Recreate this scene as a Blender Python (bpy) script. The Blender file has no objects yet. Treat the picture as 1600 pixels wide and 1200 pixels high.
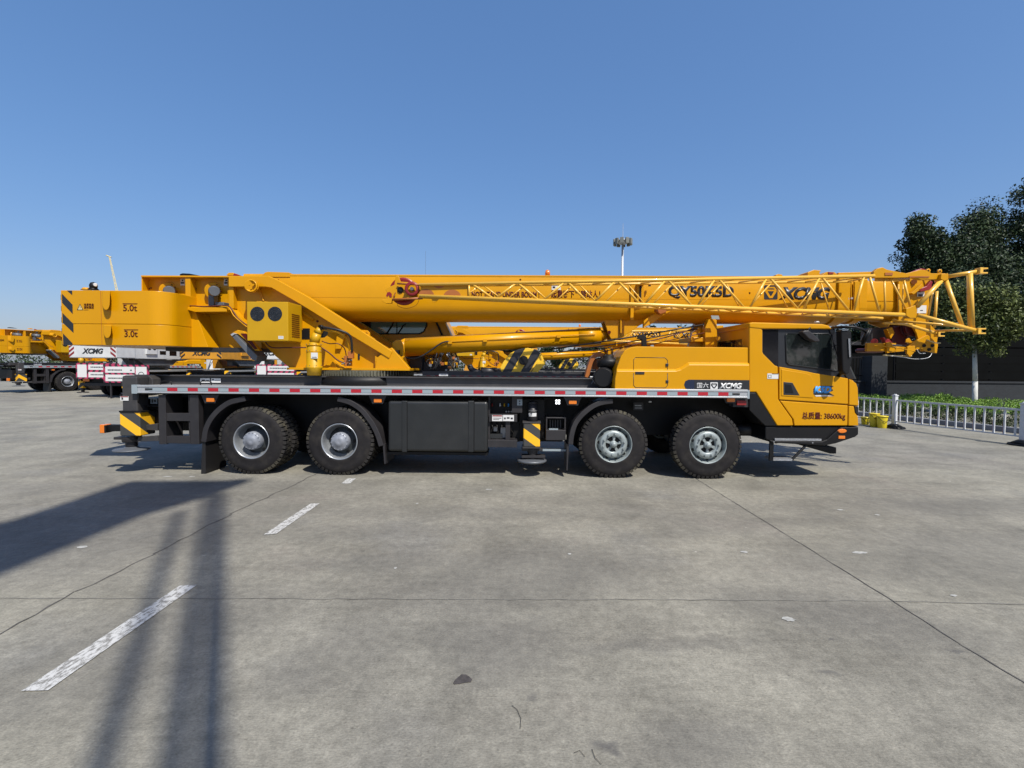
import bpy, bmesh, math, random
import numpy as np
from mathutils import Vector, Matrix
random.seed(7); rng = np.random.default_rng(7)
S = bpy.context.scene
COL = S.collection
R = math.radians
PI = math.pi

# ---------------------------------------------------------------- camera
FPX, CX, CY = 750.0, 810.0, 572.0          # focal length in px (1600 wide), vanishing point of the depth axis
HCAM = 1.87
yaw = math.atan((800-CX)/FPX); pitch = -math.atan((600-CY)/FPX); roll = R(0.43)
fwd = Vector((math.sin(yaw)*math.cos(pitch), math.cos(yaw)*math.cos(pitch), math.sin(pitch)))
r0 = Vector((math.cos(yaw), -math.sin(yaw), 0)); u0 = r0.cross(fwd)
rt = r0*math.cos(roll) + u0*math.sin(roll); up = rt.cross(fwd)
cam_d = bpy.data.cameras.new('camera'); cam = bpy.data.objects.new('camera', cam_d); COL.objects.link(cam)
cam_d.sensor_fit = 'HORIZONTAL'; cam_d.sensor_width = 36.0; cam_d.lens = 36.0*FPX/1600
cam_d.clip_start = 0.05; cam_d.clip_end = 3000
M3 = Matrix((rt, up, -fwd)).transposed()
cam.matrix_world = Matrix.Translation((0, 0, HCAM)) @ M3.to_4x4()
S.camera = cam
# ---------------------------------------------------------------- sky, sun, exposure
W = bpy.data.worlds.new('World'); S.world = W; W.use_nodes = True
nt = W.node_tree; nt.nodes.clear()
SUNV = Vector((-0.40, 0.65, -1.0)).normalized()          # direction the light travels
sun_el = math.asin(-SUNV.z); sun_az = math.atan2(-SUNV.x, -SUNV.y)   # from +Y, clockwise
sky = nt.nodes.new('ShaderNodeTexSky'); sky.sky_type = 'NISHITA'; sky.sun_disc = False
sky.sun_elevation = sun_el; sky.sun_rotation = sun_az
sky.altitude = 100; sky.air_density = 1.2; sky.dust_density = 1.5; sky.ozone_density = 12.0
bg = nt.nodes.new('ShaderNodeBackground'); bg.inputs['Strength'].default_value = 0.138
out = nt.nodes.new('ShaderNodeOutputWorld')
gm = nt.nodes.new('ShaderNodeGamma'); gm.inputs[1].default_value = 0.60
nt.links.new(sky.outputs[0], gm.inputs[0]); hs_ = nt.nodes.new('ShaderNodeHueSaturation'); hs_.inputs['Saturation'].default_value = 1.30; hs_.inputs['Value'].default_value = 1.28
nt.links.new(gm.outputs[0], hs_.inputs['Color']); wb = nt.nodes.new('ShaderNodeMixRGB'); wb.blend_type = 'MULTIPLY'; wb.inputs[0].default_value = 1.0; wb.inputs[2].default_value = (1.01, 0.955, 1.06, 1)
nt.links.new(hs_.outputs[0], wb.inputs[1]); nt.links.new(wb.outputs[0], bg.inputs[0]); nt.links.new(bg.outputs[0], out.inputs[0])
sd = bpy.data.lights.new('sun', 'SUN'); sd.energy = 4.5; sd.angle = R(0.53); sd.color = (1.0, 0.95, 0.87)
sun = bpy.data.objects.new('sun', sd); COL.objects.link(sun)
sun.rotation_euler = SUNV.to_track_quat('-Z', 'Y').to_euler(); sun.location = (0, 0, 30)
S.view_settings.view_transform = 'Standard'; S.view_settings.look = 'None'
S.view_settings.exposure = 0.5; S.view_settings.gamma = 1.0
S.cycles.use_adaptive_sampling = True; S.cycles.max_bounces = 6

# ---------------------------------------------------------------- photo measuring helpers
def P(px, py, Y):
    """world point on the vertical plane y=Y that was measured at (px,py) in the photograph"""
    d = fwd*FPX + rt*(px-800) + up*(600-py)
    t = Y/d.y
    return Vector((d.x*t, Y, HCAM + d.z*t))
def G(px, py, z=0.0):
    d = fwd*FPX + rt*(px-800) + up*(600-py)
    t = (z-HCAM)/d.z
    return Vector((d.x*t, d.y*t, z))
def PX(px, Y): return P(px, 572, Y).x
def PZ(py, Y, px=None):
    return P(800 if px is None else px, py, Y).z
def pp(Y, pts): return [(P(x, y, Y).x, P(x, y, Y).z) for x, y in pts]

# ---------------------------------------------------------------- materials
KA = 0.74     # the photograph's paints and metals are all a little darker than nominal
def mat(name, base, rough=0.5, metal=0.0, coat=0.0, spec=0.5, vary=0.0, vscale=3.0, rvary=0.0, bump=0.0, bscale=40.0, dust=None, dscale=2.5, trans=0.0, emit=0.0):
    m = bpy.data.materials.new(name); m.use_nodes = True
    t = m.node_tree; b = t.nodes['Principled BSDF']
    base = tuple(c*KA for c in base[:3])+(1,)
    if dust: dust = tuple(c*KA for c in dust[:3])+(dust[3],)
    b.inputs['Base Color'].default_value = base
    b.inputs['Roughness'].default_value = rough; b.inputs['Metallic'].default_value = metal
    b.inputs['Coat Weight'].default_value = coat; b.inputs['Coat Roughness'].default_value = 0.08
    b.inputs['Specular IOR Level'].default_value = spec
    b.inputs['Transmission Weight'].default_value = trans
    if emit:
        b.inputs['Emission Color'].default_value = base; b.inputs['Emission Strength'].default_value = emit
    tc = None
    def coord():
        nonlocal tc
        if tc is None: tc = t.nodes.new('ShaderNodeTexCoord')
        return tc.outputs['Object']
    colsock = None
    if vary:
        n = t.nodes.new('ShaderNodeTexNoise'); n.inputs['Scale'].default_value = vscale; n.inputs['Detail'].default_value = 6
        t.links.new(coord(), n.inputs['Vector'])
        r = t.nodes.new('ShaderNodeValToRGB')
        r.color_ramp.elements[0].position = 0.3; r.color_ramp.elements[1].position = 0.7
        r.color_ramp.elements[0].color = tuple(c*(1-vary) for c in base[:3])+(1,)
        r.color_ramp.elements[1].color = tuple(min(1, c*(1+vary)) for c in base[:3])+(1,)
        t.links.new(n.outputs['Fac'], r.inputs[0]); colsock = r.outputs[0]
        t.links.new(colsock, b.inputs['Base Color'])
    if dust:
        n = t.nodes.new('ShaderNodeTexNoise'); n.inputs['Scale'].default_value = dscale; n.inputs['Detail'].default_value = 8; n.inputs['Roughness'].default_value = 0.65
        t.links.new(coord(), n.inputs['Vector'])
        r = t.nodes.new('ShaderNodeValToRGB'); r.color_ramp.elements[0].position = 0.48; r.color_ramp.elements[1].position = 0.75
        r.color_ramp.elements[0].color = (0, 0, 0, 1); r.color_ramp.elements[1].color = (dust[3],)*3+(1,)
        t.links.new(n.outputs['Fac'], r.inputs[0])
        mx = t.nodes.new('ShaderNodeMixRGB'); mx.inputs[2].default_value = tuple(dust[:3])+(1,)
        if colsock: t.links.new(colsock, mx.inputs[1])
        else: mx.inputs[1].default_value = base
        t.links.new(r.outputs[0], mx.inputs[0]); t.links.new(mx.outputs[0], b.inputs['Base Color'])
    if rvary:
        n = t.nodes.new('ShaderNodeTexNoise'); n.inputs['Scale'].default_value = 6; n.inputs['Detail'].default_value = 5
        t.links.new(coord(), n.inputs['Vector'])
        mr = t.nodes.new('ShaderNodeMapRange'); mr.inputs[3].default_value = max(0.02, rough-rvary); mr.inputs[4].default_value = min(1, rough+rvary)
        t.links.new(n.outputs['Fac'], mr.inputs[0]); t.links.new(mr.outputs[0], b.inputs['Roughness'])
    if bump:
        n = t.nodes.new('ShaderNodeTexNoise'); n.inputs['Scale'].default_value = bscale; n.inputs['Detail'].default_value = 4
        t.links.new(coord(), n.inputs['Vector'])
        bp = t.nodes.new('ShaderNodeBump'); bp.inputs['Strength'].default_value = bump; bp.inputs['Distance'].default_value = 0.02
        t.links.new(n.outputs['Fac'], bp.inputs['Height']); t.links.new(bp.outputs[0], b.inputs['Normal'])
    return m

def stripes(name, ca, cb, period, angle, duty=0.5, rough=0.45, phase=0.0):
    """diagonal hazard stripes running across local x/z"""
    m = bpy.data.materials.new(name); m.use_nodes = True; t = m.node_tree; b = t.nodes['Principled BSDF']
    tc = t.nodes.new('ShaderNodeTexCoord'); sp = t.nodes.new('ShaderNodeSeparateXYZ'); t.links.new(tc.outputs['Object'], sp.inputs[0])
    def mth(op, a, bb):
        n = t.nodes.new('ShaderNodeMath'); n.operation = op
        for i, v in enumerate((a, bb)):
            if isinstance(v, (int, float)): n.inputs[i].default_value = v
            elif v is not None: t.links.new(v, n.inputs[i])
        return n.outputs[0]
    v = mth('ADD', mth('MULTIPLY', mth('ADD', sp.outputs[0], sp.outputs[1]), math.cos(angle)/period), mth('MULTIPLY', sp.outputs[2], math.sin(angle)/period))
    f = mth('FRACT', mth('ADD', v, 100.0+phase), None)
    g = mth('GREATER_THAN', f, duty)
    mx = t.nodes.new('ShaderNodeMixRGB'); mx.inputs[1].default_value = tuple(ca)+(1,); mx.inputs[2].default_value = tuple(cb)+(1,)
    t.links.new(g, mx.inputs[0]); t.links.new(mx.outputs[0], b.inputs['Base Color']); b.inputs['Roughness'].default_value = rough
    return m

YEL = (0.70, 0.325, 0.0008)
M = {}
M['yellow'] = mat('yellow_paint', YEL, 0.36, coat=0.05, spec=0.26, vary=0.06, vscale=0.9, rvary=0.10, dust=(0.55, 0.26, 0.006, 0.3), dscale=1.7, bump=0.012, bscale=3.0)
M['yellow2'] = mat('yellow_paint_box', (0.60, 0.335, 0.002), 0.45, coat=0.05, spec=0.35, vary=0.05)
M['lattice'] = mat('lattice_yellow', (0.92, 0.52, 0.06), 0.34, coat=0.2, vary=0.05, dust=(0.55, 0.33, 0.10, 0.3), dscale=6)
M['yellowfar'] = mat('yellow_paint_yard', (0.74, 0.33, 0.02), 0.45, vary=0.12, vscale=1.5, dust=(0.2, 0.12, 0.05, 0.4))
M['whitepaint'] = mat('white_paint', (0.72, 0.73, 0.72), 0.42, vary=0.05, dust=(0.4, 0.4, 0.38, 0.4))
M['charcoal'] = mat('charcoal_paint', (0.024, 0.022, 0.024), 0.5, vary=0.15, rvary=0.1, dust=(0.06, 0.055, 0.053, 0.35))
M['chassis'] = mat('chassis_grey', (0.042, 0.040, 0.041), 0.5, vary=0.12, rvary=0.12, dust=(0.14, 0.13, 0.12, 0.3))
M['black'] = mat('black_plastic', (0.006, 0.006, 0.0065), 0.5, spec=0.3, rvary=0.1, dust=(0.02, 0.018, 0.017, 0.25))
M['glossblack'] = mat('gloss_black', (0.008, 0.008, 0.011), 0.12, coat=0.5)
M['tank'] = mat('tank_grey', (0.019, 0.021, 0.022), 0.38, vary=0.08, rvary=0.08, dust=(0.05, 0.05, 0.048, 0.25))
M['alu'] = mat('brushed_aluminium', (0.62, 0.64, 0.65), 0.42, metal=0.55, vary=0.06, vscale=5)
M['checker'] = mat('checker_plate', (0.42, 0.43, 0.44), 0.42, metal=0.5, bump=0.6, bscale=45)
M['tapered'] = mat('tape_red', (0.48, 0.015, 0.03), 0.35)
M['tapegrey'] = mat('tape_grey', (0.33, 0.39, 0.42), 0.35)
M['reddark'] = mat('dark_red_paint', (0.10, 0.006, 0.006), 0.5, vary=0.2)  # red paint with the shade under the boom head put into the colour
M['red'] = mat('red_paint', (0.28, 0.012, 0.014), 0.4, vary=0.15, dust=(0.2, 0.05, 0.04, 0.4))
M['rim'] = mat('rim_silver', (0.52, 0.55, 0.58), 0.32, metal=0.65, vary=0.08, dust=(0.25, 0.24, 0.22, 0.35), dscale=8)
M['rimfront'] = mat('rim_grey_paint', (0.36, 0.41, 0.41), 0.4, metal=0.25, vary=0.12, vscale=12, dust=(0.2, 0.2, 0.18, 0.4), dscale=9)
M['rimdark'] = mat('rim_dark', (0.03, 0.036, 0.038), 0.55, vary=0.2)
M['hub'] = mat('hub_grey', (0.30, 0.32, 0.36), 0.42, metal=0.2, vary=0.15, vscale=15)
M['tyre'] = mat('tyre_rubber', (0.020, 0.0185, 0.0195), 0.7, spec=0.18, vary=0.2, vscale=7, dust=(0.085, 0.075, 0.06, 0.35), dscale=5)
M['tread'] = mat('tread_rubber', (0.030, 0.028, 0.027), 0.8, spec=0.2, vary=0.3, vscale=14, dust=(0.20, 0.18, 0.12, 0.65), dscale=3)
M['rubber'] = mat('rubber_hose', (0.014, 0.013, 0.013), 0.5)
M['hosebrown'] = mat('hose_dark_red', (0.10, 0.018, 0.010), 0.55)
M['orange'] = mat('amber_lens', (0.85, 0.22, 0.015), 0.25, coat=0.5)
M['orangebrown'] = mat('primer_orange', (0.42, 0.13, 0.02), 0.5, vary=0.2)
M['sticker'] = mat('sticker_white', (0.78, 0.78, 0.76), 0.45)
M['stickerink'] = mat('sticker_ink', (0.03, 0.03, 0.035), 0.5)
M['darkred'] = mat('dark_red_ink', (0.10, 0.010, 0.008), 0.5, spec=0.2)
M['navy'] = mat('navy_decal', (0.012, 0.022, 0.055), 0.3)
M['decalblack'] = mat('decal_black', (0.022, 0.024, 0.028), 0.38)
M['blue'] = mat('decal_blue', (0.08, 0.42, 0.95), 0.35)
M['chrome'] = mat('chrome', (0.75, 0.77, 0.8), 0.15, metal=1.0)
M['motor'] = mat('motor_grey', (0.13, 0.14, 0.155), 0.45, metal=0.2, vary=0.15)
M['gear'] = mat('gear_steel', (0.22, 0.21, 0.15), 0.45, metal=0.6, vary=0.25, vscale=10)
M['steel'] = mat('bare_steel', (0.35, 0.36, 0.37), 0.4, metal=0.7, vary=0.15, vscale=12)
M['lamp'] = mat('lamp_glow', (0.95, 0.97, 1.0), 0.2, emit=2.5)
M['glass'] = mat('dark_glass', (0.015, 0.02, 0.02), 0.03, spec=0.8, coat=1.0)
M['glassteal'] = mat('teal_glass', (0.10, 0.24, 0.24), 0.05, spec=0.8, coat=0.6)
M['hazard'] = stripes('hazard_yellow_black', (0.80, 0.42, 0.012), (0.02, 0.02, 0.022), 0.40, R(58), 0.5)
M['hazardjack'] = stripes('hazard_jack', (0.80, 0.42, 0.012), (0.045, 0.045, 0.042), 0.30, R(55), 0.5, phase=0.25)
M['hazardfront'] = stripes('hazard_jack_front', (0.80, 0.42, 0.012), (0.045, 0.045, 0.042), 0.27, R(55), 0.5, phase=0.50)
M['hazardhook'] = stripes('hazard_hook', (0.72, 0.44, 0.02), (0.018, 0.018, 0.022), 0.30, R(-30), 0.5)
M['hazardred'] = stripes('hazard_red_white', (0.55, 0.02, 0.03), (0.75, 0.75, 0.73), 0.30, R(50), 0.5)
M['signborder'] = stripes('sign_border', (0.36, 0.035, 0.09), (0.03, 0.015, 0.02), 0.26, R(35), 0.55)

# ---------------------------------------------------------------- mesh collector
class MB:
    def __init__(s): s.bm = bmesh.new(); s.mi = 0
    def _face(s, vs):
        try:
            f = s.bm.faces.new(vs); f.material_index = s.mi; return f
        except ValueError: return None
    def mark(s, i): s.mi = i; return s
    def box(s, x0, x1, y0, y1, z0, z1):
        x0, x1 = sorted((x0, x1)); y0, y1 = sorted((y0, y1)); z0, z1 = sorted((z0, z1))
        v = [s.bm.verts.new(c) for c in ((x0,y0,z0),(x1,y0,z0),(x1,y1,z0),(x0,y1,z0),(x0,y0,z1),(x1,y0,z1),(x1,y1,z1),(x0,y1,z1))]
        for q in ((0,3,2,1),(4,5,6,7),(0,1,5,4),(1,2,6,5),(2,3,7,6),(3,0,4,7)): s._face([v[i] for i in q])
        return s
    def prism(s, pts, y0, y1, taper=None):
        """polygon given as (x,z), extruded in y from y0 (front) to y1"""
        a = 0
        for i in range(len(pts)):
            x0, z0 = pts[i]; x1, z1 = pts[(i+1) % len(pts)]; a += x0*z1-x1*z0
        if a < 0: pts = pts[::-1]
        f = [s.bm.verts.new((x, y0, z)) for x, z in pts]; b = [s.bm.verts.new((x, y1, z)) for x, z in pts]
        s._face(f); s._face(b[::-1])
        n = len(pts)
        for i in range(n):
            j = (i+1) % n; s._face([f[j], f[i], b[i], b[j]])
        return s
    def prismx(s, pts, x0, x1):
        """polygon given as (y,z), extruded in x"""
        a = 0
        for i in range(len(pts)):
            p0, q0 = pts[i]; p1, q1 = pts[(i+1) % len(pts)]; a += p0*q1-p1*q0
        if a < 0: pts = pts[::-1]
        f = [s.bm.verts.new((x0, y, z)) for y, z in pts]; b = [s.bm.verts.new((x1, y, z)) for y, z in pts]
        s._face(f[::-1]); s._face(b); n = len(pts)
        for i in range(n):
            j = (i+1) % n; s._face([f[i], f[j], b[j], b[i]])
        return s
    def prismz(s, pts, z0, z1):
        a = 0
        for i in range(len(pts)):
            p0, q0 = pts[i]; p1, q1 = pts[(i+1) % len(pts)]; a += p0*q1-p1*q0
        if a < 0: pts = pts[::-1]
        f = [s.bm.verts.new((x, y, z0)) for x, y in pts]; b = [s.bm.verts.new((x, y, z1)) for x, y in pts]
        s._face(f[::-1]); s._face(b); n = len(pts)
        for i in range(n):
            j = (i+1) % n; s._face([f[i], f[j], b[j], b[i]])
        return s
    def cone(s, p, q, r0, r1, n=16, caps=True):
        p = Vector(p); q = Vector(q); d = (q-p).normalized()
        a = Vector((0, 0, 1)) if abs(d.z) < 0.9 else Vector((1, 0, 0))
        u = d.cross(a).normalized(); v = d.cross(u)
        A = []; B = []
        for i in range(n):
            t = 2*PI*i/n; o = u*math.cos(t)+v*math.sin(t)
            A.append(s.bm.verts.new(p+o*r0)); B.append(s.bm.verts.new(q+o*r1))
        for i in range(n):
            j = (i+1) % n; f = s._face([A[i], B[i], B[j], A[j]])
            if f and n > 6: f.smooth = True
        if caps: s._face(A); s._face(B[::-1])
        return s
    def tube(s, pts, r, n=8):
        """swept tube through points, rings shared at the bends"""
        pts = [Vector(p) for p in pts]; rings = []
        prevu = None
        for i, p in enumerate(pts):
            if i == 0: d = pts[1]-pts[0]
            elif i == len(pts)-1: d = pts[-1]-pts[-2]
            else: d = (pts[i+1]-pts[i]).normalized()+(pts[i]-pts[i-1]).normalized()
            d = d.normalized()
            if prevu is None:
                a = Vector((0, 0, 1)) if abs(d.z) < 0.9 else Vector((1, 0, 0)); u = d.cross(a).normalized()
            else:
                u = (prevu - d*prevu.dot(d)).normalized()
            prevu = u; v = d.cross(u)
            rings.append([s.bm.verts.new(p+(u*math.cos(2*PI*k/n)+v*math.sin(2*PI*k/n))*r) for k in range(n)])
        for a, b in zip(rings, rings[1:]):
            for k in range(n):
                f = s._face([a[k], b[k], b[(k+1) % n], a[(k+1) % n]])
                if f: f.smooth = True
        s._face(rings[0]); s._face(rings[-1][::-1])
        return s
    def lathe(s, prof, c, axis='y', n=48, smooth=True, sgn=1, caps=True):
        """profile [(r, h)] revolved; h runs along the axis"""
        c = Vector(c); rings = []
        for r, h in prof:
            ring = []
            for k in range(n):
                t = 2*PI*k/n; a = math.cos(t)*r; b = math.sin(t)*r
                if axis == 'y': o = Vector((a, h*sgn, b))
                elif axis == 'z': o = Vector((a, b, h))
                else: o = Vector((h, a, b))
                ring.append(s.bm.verts.new(c+o))
            rings.append(ring)
        for a, b in zip(rings, rings[1:]):
            for k in range(n):
                f = s._face([a[k], a[(k+1) % n], b[(k+1) % n], b[k]])
                if f: f.smooth = smooth
        if caps and prof[0] != prof[-1]:
            if prof[0][0] > 1e-4: s._face(rings[0])
            if prof[-1][0] > 1e-4: s._face(rings[-1])
        return s
    def arcstrip(s, cx, cz, r0, r1, a0, a1, y0, y1, n=24):
        pts = []
        for i in range(n+1):
            t = R(a0+(a1-a0)*i/n); pts.append((cx+r1*math.cos(t), cz+r1*math.sin(t)))
        for i in range(n, -1, -1):
            t = R(a0+(a1-a0)*i/n); pts.append((cx+r0*math.cos(t), cz+r0*math.sin(t)))
        # build as quads to stay clean
        f0 = [s.bm.verts.new((x, y0, z)) for x, z in pts]; f1 = [s.bm.verts.new((x, y1, z)) for x, z in pts]
        m = len(pts)
        for i in range(n):
            s._face([f0[i], f0[i+1], f0[m-2-i], f0[m-1-i]]); s._face([f1[i+1], f1[i], f1[m-1-i], f1[m-2-i]])
        for i in range(m):
            j = (i+1) % m; f = s._face([f0[j], f0[i], f1[i], f1[j]])
        return s
    def build(s, name, mats, parent=None, bevel=0.0, seg=2, weld=False, mod=None):
        if weld: bmesh.ops.remove_doubles(s.bm, verts=s.bm.verts, dist=1e-4)
        bmesh.ops.recalc_face_normals(s.bm, faces=s.bm.faces)
        me = bpy.data.meshes.new(name)
        if parent is not None:
            o0 = wloc(parent); bmesh.ops.translate(s.bm, verts=s.bm.verts, vec=-o0)
        s.bm.to_mesh(me); s.bm.free()
        if not isinstance(mats, (list, tuple)): mats = [mats]
        for m in mats: me.materials.append(M[m] if isinstance(m, str) else m)
        o = bpy.data.objects.new(name, me); COL.objects.link(o)
        if parent is not None: o.parent = parent
        if bevel:
            b = o.modifiers.new('bevel', 'BEVEL'); b.width = bevel; b.segments = seg; b.limit_method = 'ANGLE'; b.angle_limit = R(35); b.harden_normals = False
            b.use_clamp_overlap = True
        return o
def wloc(o):
    v = Vector((0, 0, 0))
    while o is not None: v = v+o.location; o = o.parent
    return v
def tag(o, label=None, cat=None, group=None, kind=None):
    if label: o['label'] = label
    if cat: o['category'] = cat
    if group: o['group'] = group
    if kind: o['kind'] = kind
    return o
def empty(name, loc, label, cat, group=None):
    o = bpy.data.objects.new(name, None); COL.objects.link(o); o.location = loc; o.empty_display_size = 0.2
    return tag(o, label, cat, group)
def B(x0, x1, y0, y1, z0, z1): return MB().box(x0, x1, y0, y1, z0, z1)
def pbox(mb, x0, y0, x1, y1, Y, Y2):
    """box whose front face was measured as the photo rectangle (x0,y0)-(x1,y1) at depth Y"""
    a = P(x0, y0, Y); b = P(x1, y1, Y); cx = (x0+x1)/2
    za = P(cx, y0, Y).z; zb = P(cx, y1, Y).z
    return mb.box(a.x, b.x, Y, Y2, za, zb)
def text(body, box, Y, material, parent, name='lettering', bold=0.0, shear=0.0, thick=0.004, spacing=1.0):
    """lettering fitted into photo rectangle box at depth Y"""
    c = bpy.data.curves.new('t', 'FONT'); c.body = body; c.offset = bold; c.shear = shear; c.extrude = 0.0; c.space_character = spacing; c.resolution_u = 3
    o = bpy.data.objects.new('t', c); COL.objects.link(o); bpy.context.view_layer.update()
    me = bpy.data.meshes.new_from_object(o.evaluated_get(bpy.context.evaluated_depsgraph_get()))
    COL.objects.unlink(o); bpy.data.objects.remove(o); bpy.data.curves.remove(c)
    co = np.array([v.co[:] for v in me.vertices]); mn = co.min(0); mx = co.max(0)
    x0, y0, x1, y1 = box; a = P(x0, y1, Y); b = P(x1, y0, Y)
    a.z = P((x0+x1)/2, y1, Y).z; b.z = P((x0+x1)/2, y0, Y).z
    pl = wloc(parent)
    for v in me.vertices:
        u = (v.co.x-mn[0])/(mx[0]-mn[0]); w = (v.co.y-mn[1])/(mx[1]-mn[1])
        v.co = Vector((a.x+(b.x-a.x)*u, Y, a.z+(b.z-a.z)*w)) - pl
    me.materials.clear(); me.materials.append(M[material]); me.name = name
    for p in me.polygons: p.material_index = 0
    o = bpy.data.objects.new(name, me); COL.objects.link(o); o.parent = parent
    if thick:
        sm = o.modifiers.new('solid', 'SOLIDIFY'); sm.thickness = thick; sm.offset = 0
    return o
def copy_tree(o, parent=None):
    c = o.copy(); COL.objects.link(c)
    if parent is not None: c.parent = parent
    for ch in list(o.children): copy_tree(ch, c)
    return c
# ================================================================ SETTING
def node(t, kind, **kw):
    n = t.nodes.new(kind)
    for k, v in kw.items(): setattr(n, k, v)
    return n
STAINS = [(820, 900, 1.6, 0.9, 0.5, .30), (770, 1000, .75, .6, 0.0, .30), (650, 880, 1.5, .30, 0.05, .26), (1000, 800, 3.2, .5, -0.5, .22), (1180, 820, 2.6, .35, 0.3, .22), (1450, 870, 2.2, 1.0, 0.2, .28),
          (1320, 960, 1.4, .5, -0.3, .25), (200, 830, 3.2, 1.6, 0.4, .22), (120, 1060, .9, .5, 0.3, .22), (520, 830, 2.6, .4, 0.1, .20), (560, 1010, .8, .5, 0.6, .20), (1100, 1150, .5, .25, 0.2, .25), (943, 1166, .07, .05, 0.3, .55),
          (848, 1086, .05, .06, 0, .4), (250, 760, 3.5, .6, 0.1, .22), (1500, 790, 5, .6, 0.05, .22), (700, 800, 5.5, .35, 0.02, .20), (980, 1010, 1.3, .12, 0.1, .22), (330, 960, .8, .6, 0, .18), (1310, 998, .05, .035, 0, .5), (1492, 1013, .08, .03, 0.2, .5), (1302, 1060, .06, .04, 0.5, .45)]
def ground_material():
    m = bpy.data.materials.new('concrete'); m.use_nodes = True; t = m.node_tree; b = t.nodes['Principled BSDF']
    L = t.links.new
    tc = node(t, 'ShaderNodeTexCoord')
    def mapped(sx, sy, rot=0.0):
        mp = node(t, 'ShaderNodeMapping'); mp.inputs['Scale'].default_value = (sx, sy, 1); mp.inputs['Rotation'].default_value = (0, 0, rot)
        L(tc.outputs['Object'], mp.inputs[0]); return mp.outputs[0]
    def noise(vec, scale, detail=6, rough=0.6, dist=0.0):
        n = node(t, 'ShaderNodeTexNoise'); n.inputs['Scale'].default_value = scale; n.inputs['Detail'].default_value = detail
        n.inputs['Roughness'].default_value = rough; n.inputs['Distortion'].default_value = dist; L(vec, n.inputs['Vector']); return n.outputs['Fac']
    def ramp(f, p0, c0, p1, c1):
        r = node(t, 'ShaderNodeValToRGB'); e = r.color_ramp.elements
        e[0].position = p0; e[1].position = p1; e[0].color = c0; e[1].color = c1; L(f, r.inputs[0]); return r.outputs[0]
    def mix(mode, fac, a, c):
        x = node(t, 'ShaderNodeMixRGB', blend_type=mode)
        for i, v in ((0, fac), (1, a), (2, c)):
            if isinstance(v, (int, float)): x.inputs[i].default_value = v
            elif isinstance(v, tuple): x.inputs[i].default_value = v
            else: L(v, x.inputs[i])
        return x.outputs[0]
    w = mapped(1, 1)
    g = lambda v: (v, v, v, 1)
    big = ramp(noise(w, 0.22, 5, 0.55), 0.3, (0.190, 0.181, 0.153, 1), 0.72, (0.278, 0.264, 0.211, 1))
    mid = ramp(noise(w, 1.1, 8, 0.62, 0.4), 0.34, g(0.76), 0.64, g(1.10))
    col = mix('MULTIPLY', 1.0, big, mid)
    # reddish and bluish blotches
    col = mix('MIX', ramp(noise(w, 0.55, 4, 0.5), 0.60, g(0), 0.74, g(0.32)), col, (0.20, 0.165, 0.145, 1))
    col = mix('MIX', ramp(noise(mapped(1.3, 1.3, 0.7), 0.42, 4, 0.5), 0.58, g(0), 0.75, g(0.40)), col, (0.150, 0.153, 0.155, 1))
    # dark soft patches and drag streaks left by tyres
    col = mix('MULTIPLY', ramp(noise(mapped(0.25, 1.3, 0.12), 1.6, 6, 0.6), 0.50, g(0), 0.70, g(0.50)), col, (0.76, 0.75, 0.75, 1))
    col = mix('MULTIPLY', ramp(noise(mapped(0.10, 2.6, -0.16), 2.2, 6, 0.65), 0.52, g(0), 0.64, g(0.30)), col, (0.78, 0.77, 0.76, 1))
    # broom texture and grain
    grain = noise(mapped(1.0, 1.6), 60, 4, 0.7)
    col = mix('MULTIPLY', 0.75, col, ramp(grain, 0.30, g(0.66), 0.70, g(1.28)))
    broom = noise(mapped(2.5, 22.0, 0.05), 2.4, 6, 0.7)
    col = mix('MULTIPLY', 0.75, col, ramp(broom, 0.35, g(0.91), 0.65, g(1.06)))
    g2 = noise(w, 14, 8, 0.75)
    col = mix('MULTIPLY', 0.8, col, ramp(g2, 0.36, g(0.74), 0.64, g(1.18)))
    # exposed aggregate: pale and dark grains a centimetre across
    for sc_, seed, lo, hi, c0, c1 in ((46, 0.0, 0.0, 0.22, (1.30, 1.29, 1.24, 1), (1, 1, 1, 1)), (31, 5.0, 0.0, 0.20, (0.66, 0.65, 0.64, 1), (1, 1, 1, 1))):
        vg = node(t, 'ShaderNodeTexVoronoi'); vg.inputs['Scale'].default_value = sc_; mpg = node(t, 'ShaderNodeMapping'); mpg.inputs['Location'].default_value = (seed, seed, 0); L(tc.outputs['Object'], mpg.inputs[0]); L(mpg.outputs[0], vg.inputs['Vector'])
        gate_ = ramp(noise(w, 5+seed, 3), 0.42, g(0.0), 0.60, g(0.85))
        col = mix('MULTIPLY', gate_, col, ramp(vg.outputs['Distance'], lo+0.05, c0, hi+0.10, c1))
    cr_ = noise(mapped(1.0, 1.0, 0.9), 7.0, 10, 0.8, 0.6)
    col = mix('MULTIPLY', 0.8, col, ramp(cr_, 0.38, g(0.86), 0.60, g(1.08)))
    # dark pits and pale droppings
    v = node(t, 'ShaderNodeTexVoronoi'); v.inputs['Scale'].default_value = 4.6; L(w, v.inputs['Vector'])
    lt = ramp(v.outputs['Distance'], 0.010, g(1), 0.050, g(0))
    gate = ramp(noise(w, 0.9, 2), 0.50, g(0), 0.62, g(0.6))
    col = mix('MIX', mix('MULTIPLY', 1.0, lt, gate), col, (0.055, 0.052, 0.05, 1))
    v2 = node(t, 'ShaderNodeTexVoronoi'); v2.inputs['Scale'].default_value = 1.7; L(mapped(1.0, 1.5, 0.4), v2.inputs['Vector'])
    lt2 = ramp(v2.outputs['Distance'], 0.016, g(1), 0.034, g(0))
    gate2 = ramp(noise(w, 0.7, 2), 0.52, g(0), 0.57, g(0.75))
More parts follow.
